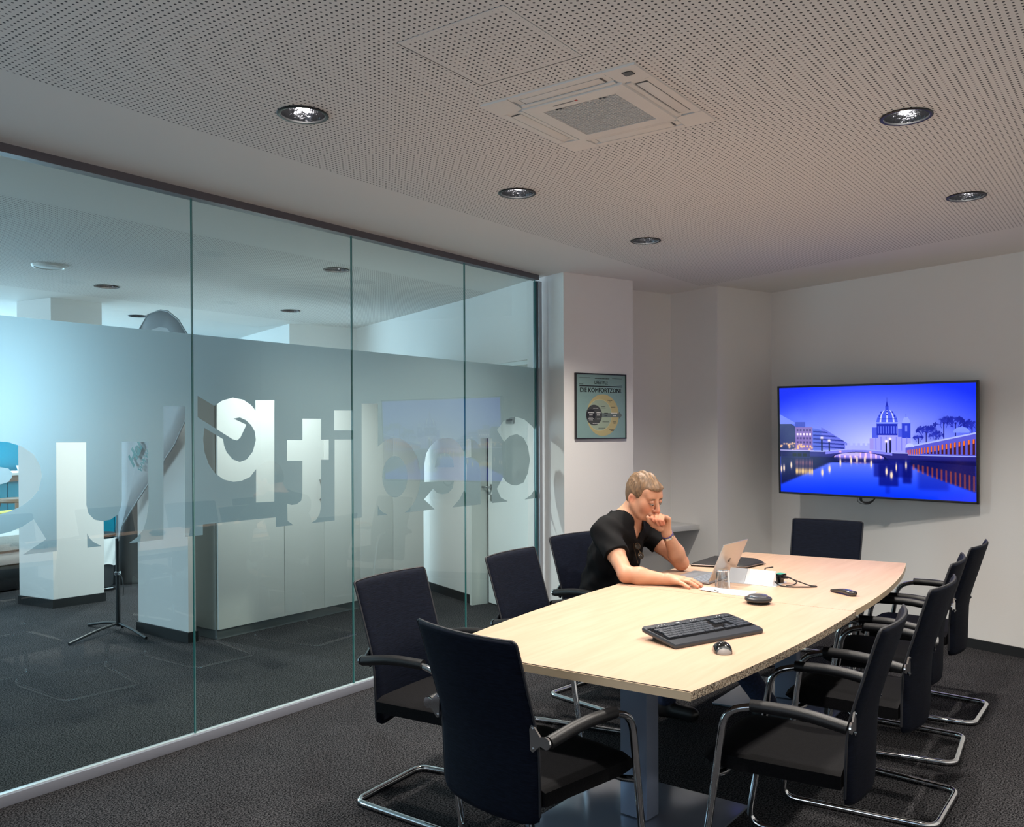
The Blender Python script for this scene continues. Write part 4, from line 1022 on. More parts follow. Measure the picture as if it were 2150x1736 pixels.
    for x, y, s in ((0.212, 0.80, 1.3), (0.249, 0.765, 1.3), (0.565, 0.80, 1.6), (0.540, 0.77, 1.3), (0.462, 0.705, 1.1), (0.305, 0.70, 1.0), (0.59, 0.73, 0.8), (0.36, 0.68, 1), (0.39, 0.67, 1), (0.43, 0.67, 1), (0.005, 0.78, 0.9), (0.018, 0.77, 1), (0.055, 0.74, 1), (0.64, 0.71, 1.0)):
        mixto(np.exp(-(((X - x) / (0.0042 * s)) ** 2 + ((Y - y) / 0.030) ** 2)) * 1.5, c(1.0, 0.88, 0.78))
    for k_ in range(12):
        x = 0.080 + k_ * 0.0075; mixto(np.exp(-(((X - x) / 0.0028) ** 2 + ((Y - 0.795) / 0.030) ** 2)) * 1.3, c(1.0, 0.82, 0.55)); mixto(np.exp(-(((X - x) / 0.0022) ** 2 + ((Y - 0.715) / 0.035) ** 2)) * 0.6, c(0.95, 0.6, 0.55))
    for x, y in ((0.305, 0.600), (0.458, 0.600)): mixto(np.exp(-(((X - x) / 0.006) ** 2 + ((Y - y) / 0.009) ** 2)) * 1.2, c(1.0, 0.72, 0.85))
    gx, gy = 0.5 + (X - 0.5), Y
    im = np.clip((im - 0.03) * 1.06, 0, 1)
    a = np.ones((H_, W_, 4), np.float32); a[..., :3] = im
    img = bpy.data.images.new('river_view', W_, H_); img.pixels.foreach_set(a[::-1].ravel()); img.update(); img.pack()
    return img
tv = thing('television', 'wide flat television showing a blue river view with a domed church, on the end wall', 'television', (6.7115, 1.7205, 1.422), rot=(R(2.77), R(0.5), R(-96.81)))
m, nt, b = new_mat('tv_picture'); ti = nt.nodes.new('ShaderNodeTexImage'); ti.image = tv_image(); ti.interpolation = 'Linear'
b.inputs['Base Color'].default_value = (0.004, 0.004, 0.005, 1); b.inputs['Roughness'].default_value = 0.12; b.inputs['Specular IOR Level'].default_value = 0.3
nt.links.new(ti.outputs[0], b.inputs['Emission Color']); b.inputs['Emission Strength'].default_value = TV_E
M_TV = m
w2, h2 = 0.709, 0.403
so_ = mesh('screen', [(-w2, -0.0205, -h2), (w2, -0.0205, -h2), (w2, -0.0205, h2), (-w2, -0.0205, h2)], [(0, 1, 2, 3)], M_TV, tv)
uv = so_.data.uv_layers.new(name='uv')
for li, co in enumerate(((0, 0), (1, 0), (1, 1), (0, 1))): uv.data[li].uv = co
bz_ = B()
for s in (-1, 1): bz_.box((s * 0.717, -0.012, 0), (0.016, 0.024, 0.837), bev=0.002); bz_.box((0, -0.012, s * 0.4105), (1.418, 0.024, 0.015), bev=0.002)
bz_.done('bezel', M_BLACK, tv)
B().box((0, 0.004, 0), (1.44, 0.046, 0.828), bev=0.006).done('rear_cover', M_BLACK, tv)
arm = B(); arm.box((0.10, 0.05, 0.0), (0.40, 0.05, 0.35)); arm.box((0.25, 0.10, -0.0), (0.30, 0.10, 0.09), rz=R(-28)); arm.done('wall_arm', M_BLACK, tv)
for k, (a, dz) in enumerate(((0.0, 0.050), (0.012, 0.062), (-0.02, 0.075))):
    P = [(-0.10 + a, 0.02, -0.40), (-0.10 + a, 0.015, -0.43 - dz * 0.4), (-0.04, 0.01, -0.42 - dz * 0.7), (0.0, 0.015, -0.43 - dz * 0.2), (0.02, 0.02, -0.40)]
    B().tube(fillet(P, 0.03, 5), 0.005 if k < 2 else 0.002, 8).done('hanging_cable', M_BLACK, tv)

# ================================================================ POSTER
ps = thing('poster', 'framed mint poster headed DIE KOMFORTZONE hanging on the pillar', 'poster', (*pf(4.2835, 5.155), 1.6885), PA)
PW, PH = 0.4935, 0.4915
M_MINT = mat('mint_print', (0.20, 0.32, 0.30), 0.35)
B().box((0, -0.011, 0), (PW - .010, 0.004, PH - .010)).done('print', M_MINT, ps)
f = B()
for s in (-1, 1): f.box((s * (PW / 2 - .004), -0.010, 0), (0.008, 0.020, PH)); f.box((0, -0.010, s * (PH / 2 - .004)), (PW - .016, 0.020, 0.008))
f.done('frame', M_BLACK, ps)
def disc(name, cx_, cz_, r_, y, m, rz_=1.0):
    cz_ += 0.023; P = circle((0, 0), 1.0, 48); V = [(cx_ + r_ * x, y, cz_ + r_ * rz_ * z) for x, z in P]; return mesh(name, V, [list(range(48))], m, ps)
M_YEL = mat('print_yellow', (0.42, 0.36, 0.17), 0.4); M_YEL2 = mat('print_yellow_light', (0.50, 0.45, 0.22), 0.4); M_PGR = mat('print_pale_green', (0.30, 0.37, 0.27), 0.4)
M_INK = mat('print_ink', (0.012, 0.014, 0.015), 0.5); M_INK2 = mat('print_dark_grey', (0.05, 0.055, 0.05), 0.5); M_PWH = mat('print_white', (0.6, 0.6, 0.58), 0.5); M_ARR = mat('print_arrow', (0.12, 0.15, 0.14), 0.5)
disc('outer_circle', 0.016, -0.089, 0.157, -0.01315, M_YEL)
disc('middle_circle', -0.016, -0.089, 0.121, -0.01325, M_YEL2); disc('middle_circle', -0.016, -0.089, 0.117, -0.01335, M_PGR)
mesh('arrow', [(-0.09, -0.01345, -0.082), (0.175, -0.01345, -0.082), (0.175, -0.01345, -0.094), (0.207, -0.01345, -0.066), (0.175, -0.01345, -0.038), (0.175, -0.01345, -0.050), (-0.09, -0.01345, -0.050)], [[0, 1, 2, 3, 4, 5, 6]], M_ARR, ps)
disc('inner_circle', -0.070, -0.089, 0.077, -0.01355, M_INK2); disc('core_circle', -0.100, -0.089, 0.044, -0.01365, M_INK)
def ptext(s, x, z, size, m, xs=1.0, bold=0.0): return text_obj('lettering', s, size, m, ps, (x, -0.0139, z), (R(90), 0, 0), xs, bold=bold)
ptext('DIE KOMFORTZONE', -0.0009, 0.1185, 0.0475, M_INK, 0.93); ptext('DIE KOMFORTZONE', 0.0009, 0.1188, 0.0475, M_INK, 0.93)
ptext('LIFESTYLE', 0.0, 0.177, 0.036, M_INK, 0.84)
B().box((0, -0.0136, 0.150), (0.418, 0.0006, 0.0075)).done('rule', M_INK, ps)
for x0, x1, z in ((-0.209, -0.105, 0.212), (0.108, 0.205, 0.212), (-0.062, 0.072, 0.209)):
    if x0 > -0.1 and x0 < 0:
        d_ = B(); q = x0
        while q < x1:
            wd = random.uniform(0.004, 0.010); d_.box((q + wd / 2, -0.0136, z), (wd, 0.0004, 0.0065)); q += wd + 0.0025
        d_.done('small_print', M_INK2, ps)
    else: B().box(((x0 + x1) / 2, -0.0136, z), (x1 - x0, 0.0004, 0.0022)).done('rule', M_INK2, ps)
def dashes(cx_, cz_, w_, m, hh=0.0042, y=-0.0138):
    cz_ += 0.023 if cz_ < 0.1 else 0.0; d_ = B(); q = cx_ - w_ / 2
    while q < cx_ + w_ / 2 - 0.002:
        wd = random.uniform(0.003, 0.008); d_.box((q + wd / 2, y, cz_), (wd, 0.0003, hh)); q += wd + 0.0018
    d_.done('small_print', m, ps)
for x, z, w_ in ((-0.190, 0.163, 0.04), (0.178, 0.163, 0.05), (0.085, 0.022, 0.045), (0.085, 0.011, 0.022), (0.020, -0.025, 0.045), (0.020, -0.036, 0.035), (0.115, -0.028, 0.045), (0.042, -0.140, 0.06), (0.130, -0.140, 0.035), (0.130, -0.150, 0.02), (0.005, -0.186, 0.065), (0.105, -0.197, 0.05), (0.105, -0.207, 0.03)): dashes(x, z, w_, M_INK2)
for x, z, w_, h_ in ((-0.100, -0.070, 0.058, 0.009), (-0.100, -0.088, 0.032, 0.009), (-0.028, -0.070, 0.036, 0.009), (-0.028, -0.088, 0.030, 0.009), (-0.103, -0.106, 0.036, 0.005), (-0.100, -0.116, 0.055, 0.004), (-0.100, -0.126, 0.04, 0.004), (-0.055, -0.038, 0.048, 0.004), (-0.025, -0.118, 0.032, 0.004), (-0.053, -0.152, 0.06, 0.004), (0.128, -0.074, 0.062, 0.008), (0.128, -0.092, 0.024, 0.008)): dashes(x, z, w_, M_PWH, h_)
for z, w_ in ((-0.075, 0.030), (-0.092, 0.026)): dashes(0.045, z, w_, M_INK, 0.007)

# ================================================================ NEXT ROOM
# tall cabinets
CABH = 2.05
def cabinet(u0, widths, label, handle=None, keyx=None):
    w_ = sum(widths)
    t = thing('tall_cabinet', label, 'cabinet', (u0, 5.55, 0), 0, 'tall white cabinets of the next room')
    B().box((w_ / 2, 0.20, 0.035), (w_, 0.36, 0.07)).done('plinth', mat('plinth_grey', (0.16, 0.18, 0.19), 0.5), t)
    B().box((w_ / 2, 0.21, 0.07 + (CABH - .07) / 2), (w_ - .002, 0.38, CABH - 0.07)).done('body', M_WHITE, t)
    if u0 < 4.0: B().box((-0.004, 0.215, 0.07 + (CABH - .07) / 2), (0.008, 0.39, CABH - 0.07)).done('side_panel', mat('cabinet_end_grey', (0.27, 0.28, 0.26), 0.5), t)  # separate darker grey sheet added over the left cabinet's end
    x = 0.0
    for k, q in enumerate(widths):
        d_ = B().box((x + q / 2, 0.010, 0.07 + (CABH - .07) / 2), (q - 0.004, 0.018, CABH - 0.074), bev=0.001).done('door', M_WHITE, t)
        if handle and k in handle:
            xh = x + q * handle[k]
            B().tube(fillet([(xh, -0.001, 1.118), (xh, -0.026, 1.10), (xh + 0.0, -0.032, 1.038), (xh, -0.026, 0.975), (xh, -0.001, 0.958)], 0.03, 5), 0.0065, 8).done('handle', M_STEELSAT, d_)
        if keyx and k in keyx:
            B().tube([(x + q * keyx[k], 0.002, 0.985), (x + q * keyx[k], -0.02, 0.985)], 0.006, 8).done('key', M_STEELSAT, d_)
            B().box((x + q * keyx[k], -0.022, 0.972), (0.004, 0.008, 0.022)).done('key', M_STEELSAT, d_)
        x += q
    return t
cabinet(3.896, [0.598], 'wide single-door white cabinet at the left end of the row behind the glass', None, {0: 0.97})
cabinet(4.495, [0.402, 0.398], 'white two-door cabinet with a bow handle behind the glass', {0: 0.90}, {1: 0.06})
cabinet(5.296, [0.398, 0.40], 'white two-door cabinet nearest the door corner behind the glass')
# the first cabinet's left end carries a darker grey sheet
# door
dr = bpy.data.objects.new('door_1', None); COL.objects.link(dr); dr.location = (*pf(4.17, 6.07), 0); dr.rotation_euler = (0, 0, PA); dr['kind'] = 'structure'
# local: x into the wall (+p), y along +v
fr = B(); fr.box((-0.055, 0.488, 1.03), (0.25, 0.036, 2.06)); fr.box((-0.055, -0.4345, 1.03), (0.25, 0.028, 2.06)); fr.box((-0.055, 0.028, 2.045), (0.25, 0.884, 0.03))
fr.done('door_frame', mat('frame_white', (0.72, 0.74, 0.70), 0.4), dr)
B().box((0.006, 0.025, 1.015), (0.04, 0.87, 2.01)).done('door_leaf', M_WHITE, dr)
B().box((-0.003, 0.463, 1.015), (0.03, 0.007, 2.02)).done('door_gap', M_BLACK, dr)
hd = B(); hd.tube(fillet([(-0.015, 0.405, 1.02), (-0.065, 0.405, 1.02), (-0.068, 0.285 + .2, 1.02)], 0.02, 5), 0.0095, 10); hd.done('door_handle', M_STEELSAT, dr)
B().box((-0.018, 0.405, 1.02), (0.008, 0.03, 0.05), bev=0.003).done('handle_rose', M_STEELSAT, dr)
B().box((-0.018, 0.405, 0.93), (0.010, 0.028, 0.055), bev=0.003).done('lock_plate', M_STEELSAT, dr)
sg = thing('door_sign', 'small grey door sign reading Kasse on the white door', 'sign', (*pf(4.153, 6.176), 1.60), PA - R(90))
B().box((0, -0.004, 0), (0.115, 0.006, 0.062), bev=0.001).done('plate', mat('sign_grey', (0.36, 0.38, 0.40), 0.4, 0.3), sg)
text_obj('lettering', 'Kasse', 0.040, M_INK, sg, (0.0, -0.0078, 0.0), (R(90), 0, 0), 0.95)
struct(B().prism([pf(4.19, 5.62), pf(4.30, 5.62), pf(4.30, 6.575), pf(4.19, 6.575)], 0, 2.06).done('wall_behind_door', M_WALL))

# free-standing pillars
def pillar(name, fp, h=H):
    o = struct(B().prism(fp, 0, h).done(name, M_WALL))
    n = len(fp); cx_ = sum(p[0] for p in fp) / n; cy_ = sum(p[1] for p in fp) / n
    q = [((x - cx_) * 1.0 + cx_ + (0.012 if x > cx_ else -0.012), (y - cy_) + cy_ + (0.012 if y > cy_ else -0.012)) for x, y in fp]
    struct(B().prism(q, 0, 0.075).done('baseboard_' + name, M_BASE))
pillar('wall_column_far', [(3.795, 7.735), (4.225, 7.70), (4.16, 8.20), (3.73, 8.20)])
pillar('wall_partition', [(3.722, 5.655), (3.780, 5.655), (3.780, 6.30), (3.722, 6.30)], 2.0)

# teardrop flag on a cross foot
FL = (3.655, 6.464)
fg = thing('feather_flag', 'tall grey teardrop banner with turquoise lettering on a black cross foot', 'flag', (FL[0], FL[1], 0), R(-90))
B().tube([(0, 0, 0.03), (0, 0, 0.70)], 0.016, 12).done('pole', M_BLACK, fg)
B().lathe([(0.017, 0.42), (0.024, 0.425), (0.024, 0.445), (0.017, 0.45)], 16).done('collar', M_CHROME, fg)
for a, L_ in ((R(291), 0.50), (R(-6), 0.46), (R(190), 0.33), (R(112), 0.05)):
    ca, sa = math.cos(a), math.sin(a)
    P = [(0, 0, 0.055), (ca * L_ * .4, sa * L_ * .4, 0.048), (ca * L_ * .8, sa * L_ * .8, 0.024), (ca * L_, sa * L_, 0.011)]
    B().tube(fillet(P, 0.1, 5), 0.0105, 8).done('foot', M_BLACK, fg)
M_FLAG = mat('flag_cloth', (0.62, 0.65, 0.68), 0.8, bump=(6, 0.6)); M_FLAGD = mat('flag_border', (0.36, 0.39, 0.42), 0.8)
# outline of the cloth in the banner's own plane (x away from the pole, z up), narrow at the foot, round at the top
FO = [(0.0, 0.66), (0.07, 0.80), (0.25, 0.98), (0.485, 1.19), (0.75, 1.42), (0.95, 1.68), (1.0, 1.88), (0.975, 2.05), (0.91, 2.19), (0.82, 2.30), (0.70, 2.37), (0.58, 2.39), (0.45, 2.365), (0.34, 2.30), (0.25, 2.20), (0.17, 2.02), (0.10, 1.8), (0.05, 1.5), (0.012, 1.1), (-0.008, 0.66)]
def cloth_y(x, z): return 0.020 * math.sin(x * 22 + z * 3) * min(1, max(0, (z - 0.6))) * 0.5
cxf, czf = 0.56, 1.92
n = len(FO); V = []; F = []; rings = [1.0, 0.74, 0.55, 0.4, 0.2]
for q in rings: V += [(cxf + (x - cxf) * q, 0, czf + (z - czf) * q) for x, z in FO]
V = [(x, cloth_y(x, z), z) for x, y, z in V]; V.append((cxf, cloth_y(cxf, czf), czf))
mi = []
for k in range(len(rings) - 1):
    for i in range(n): F.append([k * n + i, k * n + (i + 1) % n, (k + 1) * n + (i + 1) % n, (k + 1) * n + i]); mi.append(1 if k == 0 and 5 < i < 16 else 0)
for i in range(n): F.append([4 * n + i, 4 * n + (i + 1) % n, 5 * n]); mi.append(0)
fo_ = mesh('cloth', V, F, [M_FLAG, M_FLAGD], fg, smooth=True, mi=mi); s_ = fo_.modifiers.new('th', 'SOLIDIFY'); s_.thickness = 0.004
B().tube([(x, cloth_y(x, z), z) for x, z in FO], 0.005, 8, closed=True).done('hem_rod', mat('hem_grey', (0.40, 0.43, 0.45), 0.5), fg)
M_TURQ = mat('turquoise_print', (0.02, 0.24, 0.24), 0.5)
text_obj('lettering', 'Hal', 0.145, M_TURQ, fg, (0.30, -0.028, 1.35), (R(90), R(-52), 0), 1.0, bold=0.005, shear=0.15, align='CENTER')
text_obj('lettering', 'www.c', 0.105, M_TURQ, fg, (0.425, -0.028, 1.325), (R(90), R(-52), 0), 0.85, align='CENTER')
cable('strap', [(0.02, 0, 0.44), (0.06, 0.0, 0.41), (0.08, 0, 0.33), (0.07, 0, 0.27)], 0.003, M_BLACK, parent=fg)
# waste bin with a white bag
bn_ = thing('waste_bin', 'grey pedal bin with a white plastic bag folded over its rim, behind the far pillar', 'waste bin', (4.49, 8.30, 0), 0)
B().lathe([(0.0, 0.03), (0.12, 0.03), (0.135, 0.05), (0.155, 0.50), (0.0, 0.50)], 28).done('bin_body', mat('bin_grey', (0.10, 0.11, 0.12), 0.35, 0.3), bn_)
V = []; F = []; nr, nc = 8, 40
for i in range(nr):
    for k in range(nc):
        a = 2 * math.pi * k / nc; z = 0.50 - i * 0.036 - 0.012 * (i / 7) * math.sin(5 * a); r_ = 0.162 + 0.008 * math.sin(9 * a + i) + 0.006 * (i % 2); V.append((r_ * math.cos(a), r_ * math.sin(a), z))
for i in range(nr - 1):
    for k in range(nc): F.append([i * nc + k, i * nc + (k + 1) % nc, (i + 1) * nc + (k + 1) % nc, (i + 1) * nc + k])
mesh('bin_bag', V, F, mat('bag_white', (0.75, 0.80, 0.82), 0.35), bn_, smooth=True)
B().lathe([(0.150, 0.515), (0.168, 0.518), (0.172, 0.532), (0.160, 0.545), (0.0, 0.56)], 28).done('lid', M_BLACK, bn_)
B().box((0.0, 0, 0.015), (0.26, 0.26, 0.03), bev=0.008).done('foot', M_BLACK, bn_)
B().tube(fillet([(-0.05, -0.13, 0.03), (-0.05, -0.20, 0.035), (0.05, -0.20, 0.035), (0.05, -0.13, 0.03)], 0.03, 4), 0.007, 8).done('pedal', M_CHROME, bn_)
# tall standing table with black tapered foot
st = thing('standing_table', 'bistro table with a tapered black foot and pale wooden top behind the near pillar', 'table', (4.93, 8.50, 0), 0)
B().lathe([(0.0, 0.0), (0.20, 0.0), (0.20, 0.03), (0.17, 0.10), (0.11, 0.75), (0.10, 1.03), (0.0, 1.03)], 32).done('foot', M_BLACK, st)
B().lathe([(0.0, 1.03), (0.30, 1.03), (0.31, 1.04), (0.31, 1.06), (0.30, 1.065), (0.0, 1.065)], 40).done('table_top', M_WOOD, st)
bk = thing('red_booklet', 'pale folded leaflet on the standing table', 'leaflet', (4.80, 8.32, 1.065), R(25))
B().box((0, 0, 0.006), (0.20, 0.14, 0.012)).done('pages', mat('leaflet_pink', (0.75, 0.55, 0.52), 0.5), bk)
# sofa, cushion, stool far left
sf = thing('lounge_sofa', 'light grey rounded lounge seat on a black base at the left picture edge', 'sofa', (3.95, 9.30, 0), R(10))
def cushion(bb, c, d, r_=0.05):
    bb.box(c, d, bev=r_)
q = B(); cushion(q, (0, 0, 0.47), (1.5, 0.95, 0.17), 0.07); q.done('seat_cushion', mat('sofa_cloth', (0.45, 0.45, 0.43), 0.85, bump=(60, 0.2)), sf)
q = B(); cushion(q, (0, 0.0, 0.32), (1.44, 0.90, 0.13), 0.05); q.done('seat_base', mat('sofa_cloth2', (0.36, 0.35, 0.34), 0.85), sf)
q = B(); q.box((0, 0, 0.13), (1.30, 0.78, 0.24), bev=0.03); q.done('black_base', M_BLACK, sf)
pw = B(); pw.box((4.30, 9.45, 0.645), (0.42, 0.30, 0.16), rz=R(15), bev=0.06)
tag(pw.done('cushion', mat('cushion_yellow', (0.42, 0.32, 0.02), 0.8)), 'mustard yellow cushion on the light grey lounge seat', 'cushion')
# turquoise bar along the far wall
br_ = thing('serving_counter', 'turquoise serving counter with a white worktop against the far wall', 'counter', (5.3, 10.75, 0), 0)
M_TEAL = mat('teal_panel', (0.0, 0.33, 0.48), 0.5)
for k in range(4): B().box((-0.95 + k * 0.62, 0.0, 0.52), (0.612, 0.5, 0.90), bev=0.002).done('door', M_TEAL, br_)
B().box((0, 0.02, 0.035), (2.5, 0.44, 0.07)).done('plinth', M_BLACK, br_)
B().box((0, -0.02, 1.00), (2.52, 0.54, 0.07)).done('front_board', mat('counter_wood', (0.25, 0.18, 0.14), 0.5), br_)
B().box((0, -0.02, 1.05), (2.56, 0.58, 0.03), bev=0.004).done('worktop', M_WHITE, br_)
tk = struct(B().box((5.95, 11.17, 1.45), (2.3, 0.06, 2.2)).done('wall_teal_panel', M_TEAL))
cp = thing('coffee_cup', 'white coffee cup on its saucer on the turquoise counter', 'cup', (4.84, 10.55, 1.065), 0)
B().lathe([(0.0, 0.010), (0.03, 0.010), (0.048, 0.035), (0.058, 0.075), (0.055, 0.075), (0.045, 0.035), (0.0, 0.018)], 24).done('cup', M_WHITE, cp)
B().lathe([(0.0, 0.0), (0.05, 0.0), (0.085, 0.012), (0.083, 0.014), (0.0, 0.008)], 24).done('saucer', M_WHITE, cp)
B().tube(fillet([(0.050, 0, 0.062), (0.085, 0, 0.055), (0.075, 0, 0.03), (0.046, 0, 0.032)], 0.015, 4), 0.005, 8).done('handle', M_WHITE, cp)
sc_ = thing('bar_stool', 'wooden bar stool with a slanting brown leg in front of the turquoise counter', 'stool', (4.60, 10.15, 0), R(20))
for sx in (-1, 1):
    for sy in (-1, 1): B().tube([(sx * 0.20, sy * 0.20, 0.0), (sx * 0.12, sy * 0.12, 0.76)], [0.016, 0.02], 10).done('leg', mat('stool_wood', (0.20, 0.12, 0.07), 0.5), sc_)
B().lathe([(0.0, 0.755), (0.17, 0.755), (0.185, 0.77), (0.18, 0.80), (0.0, 0.81)], 30).done('seat', mat('stool_wood', (0.20, 0.12, 0.07), 0.5), sc_)
B().tube([(x * 0.165, y * 0.165, 0.32) for x, y in ((-1, -1), (1, -1), (1, 1), (-1, 1))], 0.009, 8, closed=True).done('foot_rest', M_STEELSAT, sc_)

# ================================================================ THE MAN (distance field -> one continuous surface)
class Field:
    def __init__(s, lo, hi, h):
        s.lo = np.array(lo, float); s.h = h; s.n = np.ceil((np.array(hi) - s.lo) / h).astype(int) + 1
        s.D = np.full(s.n, 0.25, np.float32)
    def sub(s, lo, hi):
        a = np.clip(np.floor((np.array(lo) - s.lo) / s.h).astype(int), 0, s.n); b = np.clip(np.ceil((np.array(hi) - s.lo) / s.h).astype(int) + 1, 0, s.n)
        if np.any(b <= a): return None, None
        sl = tuple(slice(a[i], b[i]) for i in range(3))
        g = [((np.arange(a[i], b[i])) * s.h + s.lo[i]).astype(np.float32) for i in range(3)]
        return sl, (g[0][:, None, None], g[1][None, :, None], g[2][None, None, :])
    def put(s, fn, lo, hi, k, mode='add'):
        pad = k * 1.2 + 3 * s.h
        sl, g = s.sub(np.array(lo) - pad, np.array(hi) + pad)
        if sl is None: return
        d = fn(*g).astype(np.float32); a = s.D[sl]
        if mode == 'add':
            if k <= 0: s.D[sl] = np.minimum(a, d)
            else:
                t = np.clip(0.5 + 0.5 * (d - a) / k, 0, 1); s.D[sl] = d * (1 - t) + a * t - k * t * (1 - t)
        elif mode == 'cut':
            d = -d
            if k <= 0: s.D[sl] = np.maximum(a, d)
            else:
                t = np.clip(0.5 - 0.5 * (d - a) / k, 0, 1); s.D[sl] = d * (1 - t) + a * t + k * t * (1 - t)
    def cone(s, a, b, ra, rb, k=0.02, mode='add', flat=None):
        """tapered round limb; flat=(axis vector, factor) squashes it across that axis"""
        a = np.array(a, float); b = np.array(b, float); ba = b - a; L2 = float(ba @ ba) + 1e-12; r = max(ra, rb)
        fv = None
        if flat is not None: fv = np.array(flat[0], float); fv /= np.linalg.norm(fv); ff = flat[1]
        def fn(X, Y, Z):
            px, py, pz = X - a[0], Y - a[1], Z - a[2]
            t = np.clip((px * ba[0] + py * ba[1] + pz * ba[2]) / L2, 0, 1)
            qx, qy, qz = px - t * ba[0], py - t * ba[1], pz - t * ba[2]
            if fv is not None:
                w_ = qx * fv[0] + qy * fv[1] + qz * fv[2]
                e = (1.0 / ff - 1.0) * w_; qx = qx + e * fv[0]; qy = qy + e * fv[1]; qz = qz + e * fv[2]
            return np.sqrt(qx * qx + qy * qy + qz * qz) - (ra + (rb - ra) * t)
        s.put(fn, np.minimum(a, b) - r, np.maximum(a, b) + r, k, mode)
    def ell(s, c, r, k=0.03, M=None, mode='add'):
        c = np.array(c, float); r = np.array(r, float); M = np.eye(3) if M is None else np.array(M, float)   # columns of M = local axes
        def fn(X, Y, Z):
            px, py, pz = X - c[0], Y - c[1], Z - c[2]
            q = [(px * M[0, i] + py * M[1, i] + pz * M[2, i]) / r[i] for i in range(3)]
            k0 = np.sqrt(q[0] ** 2 + q[1] ** 2 + q[2] ** 2) + 1e-9
            k1 = np.sqrt((q[0] / r[0]) ** 2 + (q[1] / r[1]) ** 2 + (q[2] / r[2]) ** 2) + 1e-9
            return k0 * (k0 - 1) / k1
        R_ = float(r.max()); s.put(fn, c - R_, c + R_, k, mode)
    def surface(s):
        D = s.D; S = D < 0; nx, ny, nz = D.shape
        cnt = np.zeros((nx - 1, ny - 1, nz - 1), np.int8)
        for i in (0, 1):
            for j in (0, 1):
                for k in (0, 1): cnt += S[i:nx - 1 + i, j:ny - 1 + j, k:nz - 1 + k]
        act = (cnt > 0) & (cnt < 8); idx = np.argwhere(act); vm = np.full(act.shape, -1, np.int32); vm[act] = np.arange(len(idx))
        pos = np.zeros((len(idx), 3)); num = np.zeros(len(idx))
        cor = [(i, j, k) for i in (0, 1) for j in (0, 1) for k in (0, 1)]
        for a in cor:
            for ax in range(3):
                if a[ax] == 1: continue
                b_ = list(a); b_[ax] = 1
                va = D[idx[:, 0] + a[0], idx[:, 1] + a[1], idx[:, 2] + a[2]]; vb = D[idx[:, 0] + b_[0], idx[:, 1] + b_[1], idx[:, 2] + b_[2]]
                m_ = (va < 0) != (vb < 0); t = np.where(m_, va / (va - vb + 1e-12), 0)
                p = np.array(a, float)[None, :] + t[:, None] * (np.array(b_, float) - np.array(a, float))[None, :]
                pos += p * m_[:, None]; num += m_
        V = (idx + pos / num[:, None]) * s.h + s.lo
        F = []
        for ax in range(3):
            o = [0, 0, 0]; o[ax] = 1
            A = S[:nx - o[0], :ny - o[1], :nz - o[2]]; Bq = S[o[0]:, o[1]:, o[2]:]
            e = np.argwhere(A != Bq); u_, v_ = [(1, 2), (2, 0), (0, 1)][ax]
            ok = (e[:, u_] > 0) & (e[:, v_] > 0) & (e[:, u_] < D.shape[u_] - 1) & (e[:, v_] < D.shape[v_] - 1); e = e[ok]
            du = np.zeros(3, int); du[u_] = 1; dv = np.zeros(3, int); dv[v_] = 1
            c0 = e - du - dv; c1 = e - dv; c2 = e; c3 = e - du
            q = np.stack([vm[tuple(c.T)] for c in (c0, c1, c2, c3)], 1)
            inside = A[tuple(e.T)]
            q[~inside] = q[~inside][:, ::-1]
            F.append(q)
        return V, np.concatenate(F)
def sdf_mesh(name, fld, m, parent=None, noise=None):
    V, F = fld.surface()
    me = bpy.data.meshes.new(name); me.vertices.add(len(V)); me.vertices.foreach_set('co', V.astype(np.float32).ravel())
    me.loops.add(len(F) * 4); me.loops.foreach_set('vertex_index', F.astype(np.int32).ravel())
    me.polygons.add(len(F)); me.polygons.foreach_set('loop_start', np.arange(len(F), dtype=np.int32) * 4)
    me.polygons.foreach_set('use_smooth', np.ones(len(F), bool)); me.update(); me.validate()
    return link(name, me, m, parent)

def skin_mat():
    m, nt, b = new_mat('skin')
    tc = nt.nodes.new('ShaderNodeTexCoord'); n = nt.nodes.new('ShaderNodeTexNoise'); n.inputs['Scale'].default_value = 9; n.inputs['Detail'].default_value = 3
    nt.links.new(tc.outputs['Object'], n.inputs['Vector'])
    r = nt.nodes.new('ShaderNodeValToRGB'); e = r.color_ramp.elements; e[0].position = 0.35; e[0].color = (0.50, 0.245, 0.150, 1); e[1].position = 0.66; e[1].color = (0.58, 0.315, 0.200, 1)
    nt.links.new(n.outputs['Fac'], r.inputs['Fac'])
    at = nt.nodes.new('ShaderNodeVertexColor'); at.layer_name = 'tint'
    mx = nt.nodes.new('ShaderNodeMixRGB'); mx.blend_type = 'MULTIPLY'; mx.inputs[0].default_value = 1.0
    nt.links.new(r.outputs[0], mx.inputs[1]); nt.links.new(at.outputs['Color'], mx.inputs[2]); nt.links.new(mx.outputs[0], b.inputs['Base Color'])
    b.inputs['Roughness'].default_value = 0.45; b.inputs['Subsurface Weight'].default_value = 0.12; b.inputs['Subsurface Radius'].default_value = (0.8, 0.35, 0.2); b.inputs['Subsurface Scale'].default_value = 0.012
    b.inputs['Specular IOR Level'].default_value = 0.4
    return m
M_SKIN = skin_mat()
M_SHIRT = mat('black_jersey', (0.0050, 0.0049, 0.0056), 0.8, spec=0.15)
M_JEANS = mat('blue_denim', (0.012, 0.022, 0.060), 0.8, noise=(120, 0.4))

man = thing('person', 'man in a black v-neck t-shirt sitting at the laptop, chin resting on his hand', 'person', (4.25, 2.5, 0))
ORG = np.array([4.25, 2.5, 0.0])
def w3(p): return np.array(p, float) - ORG
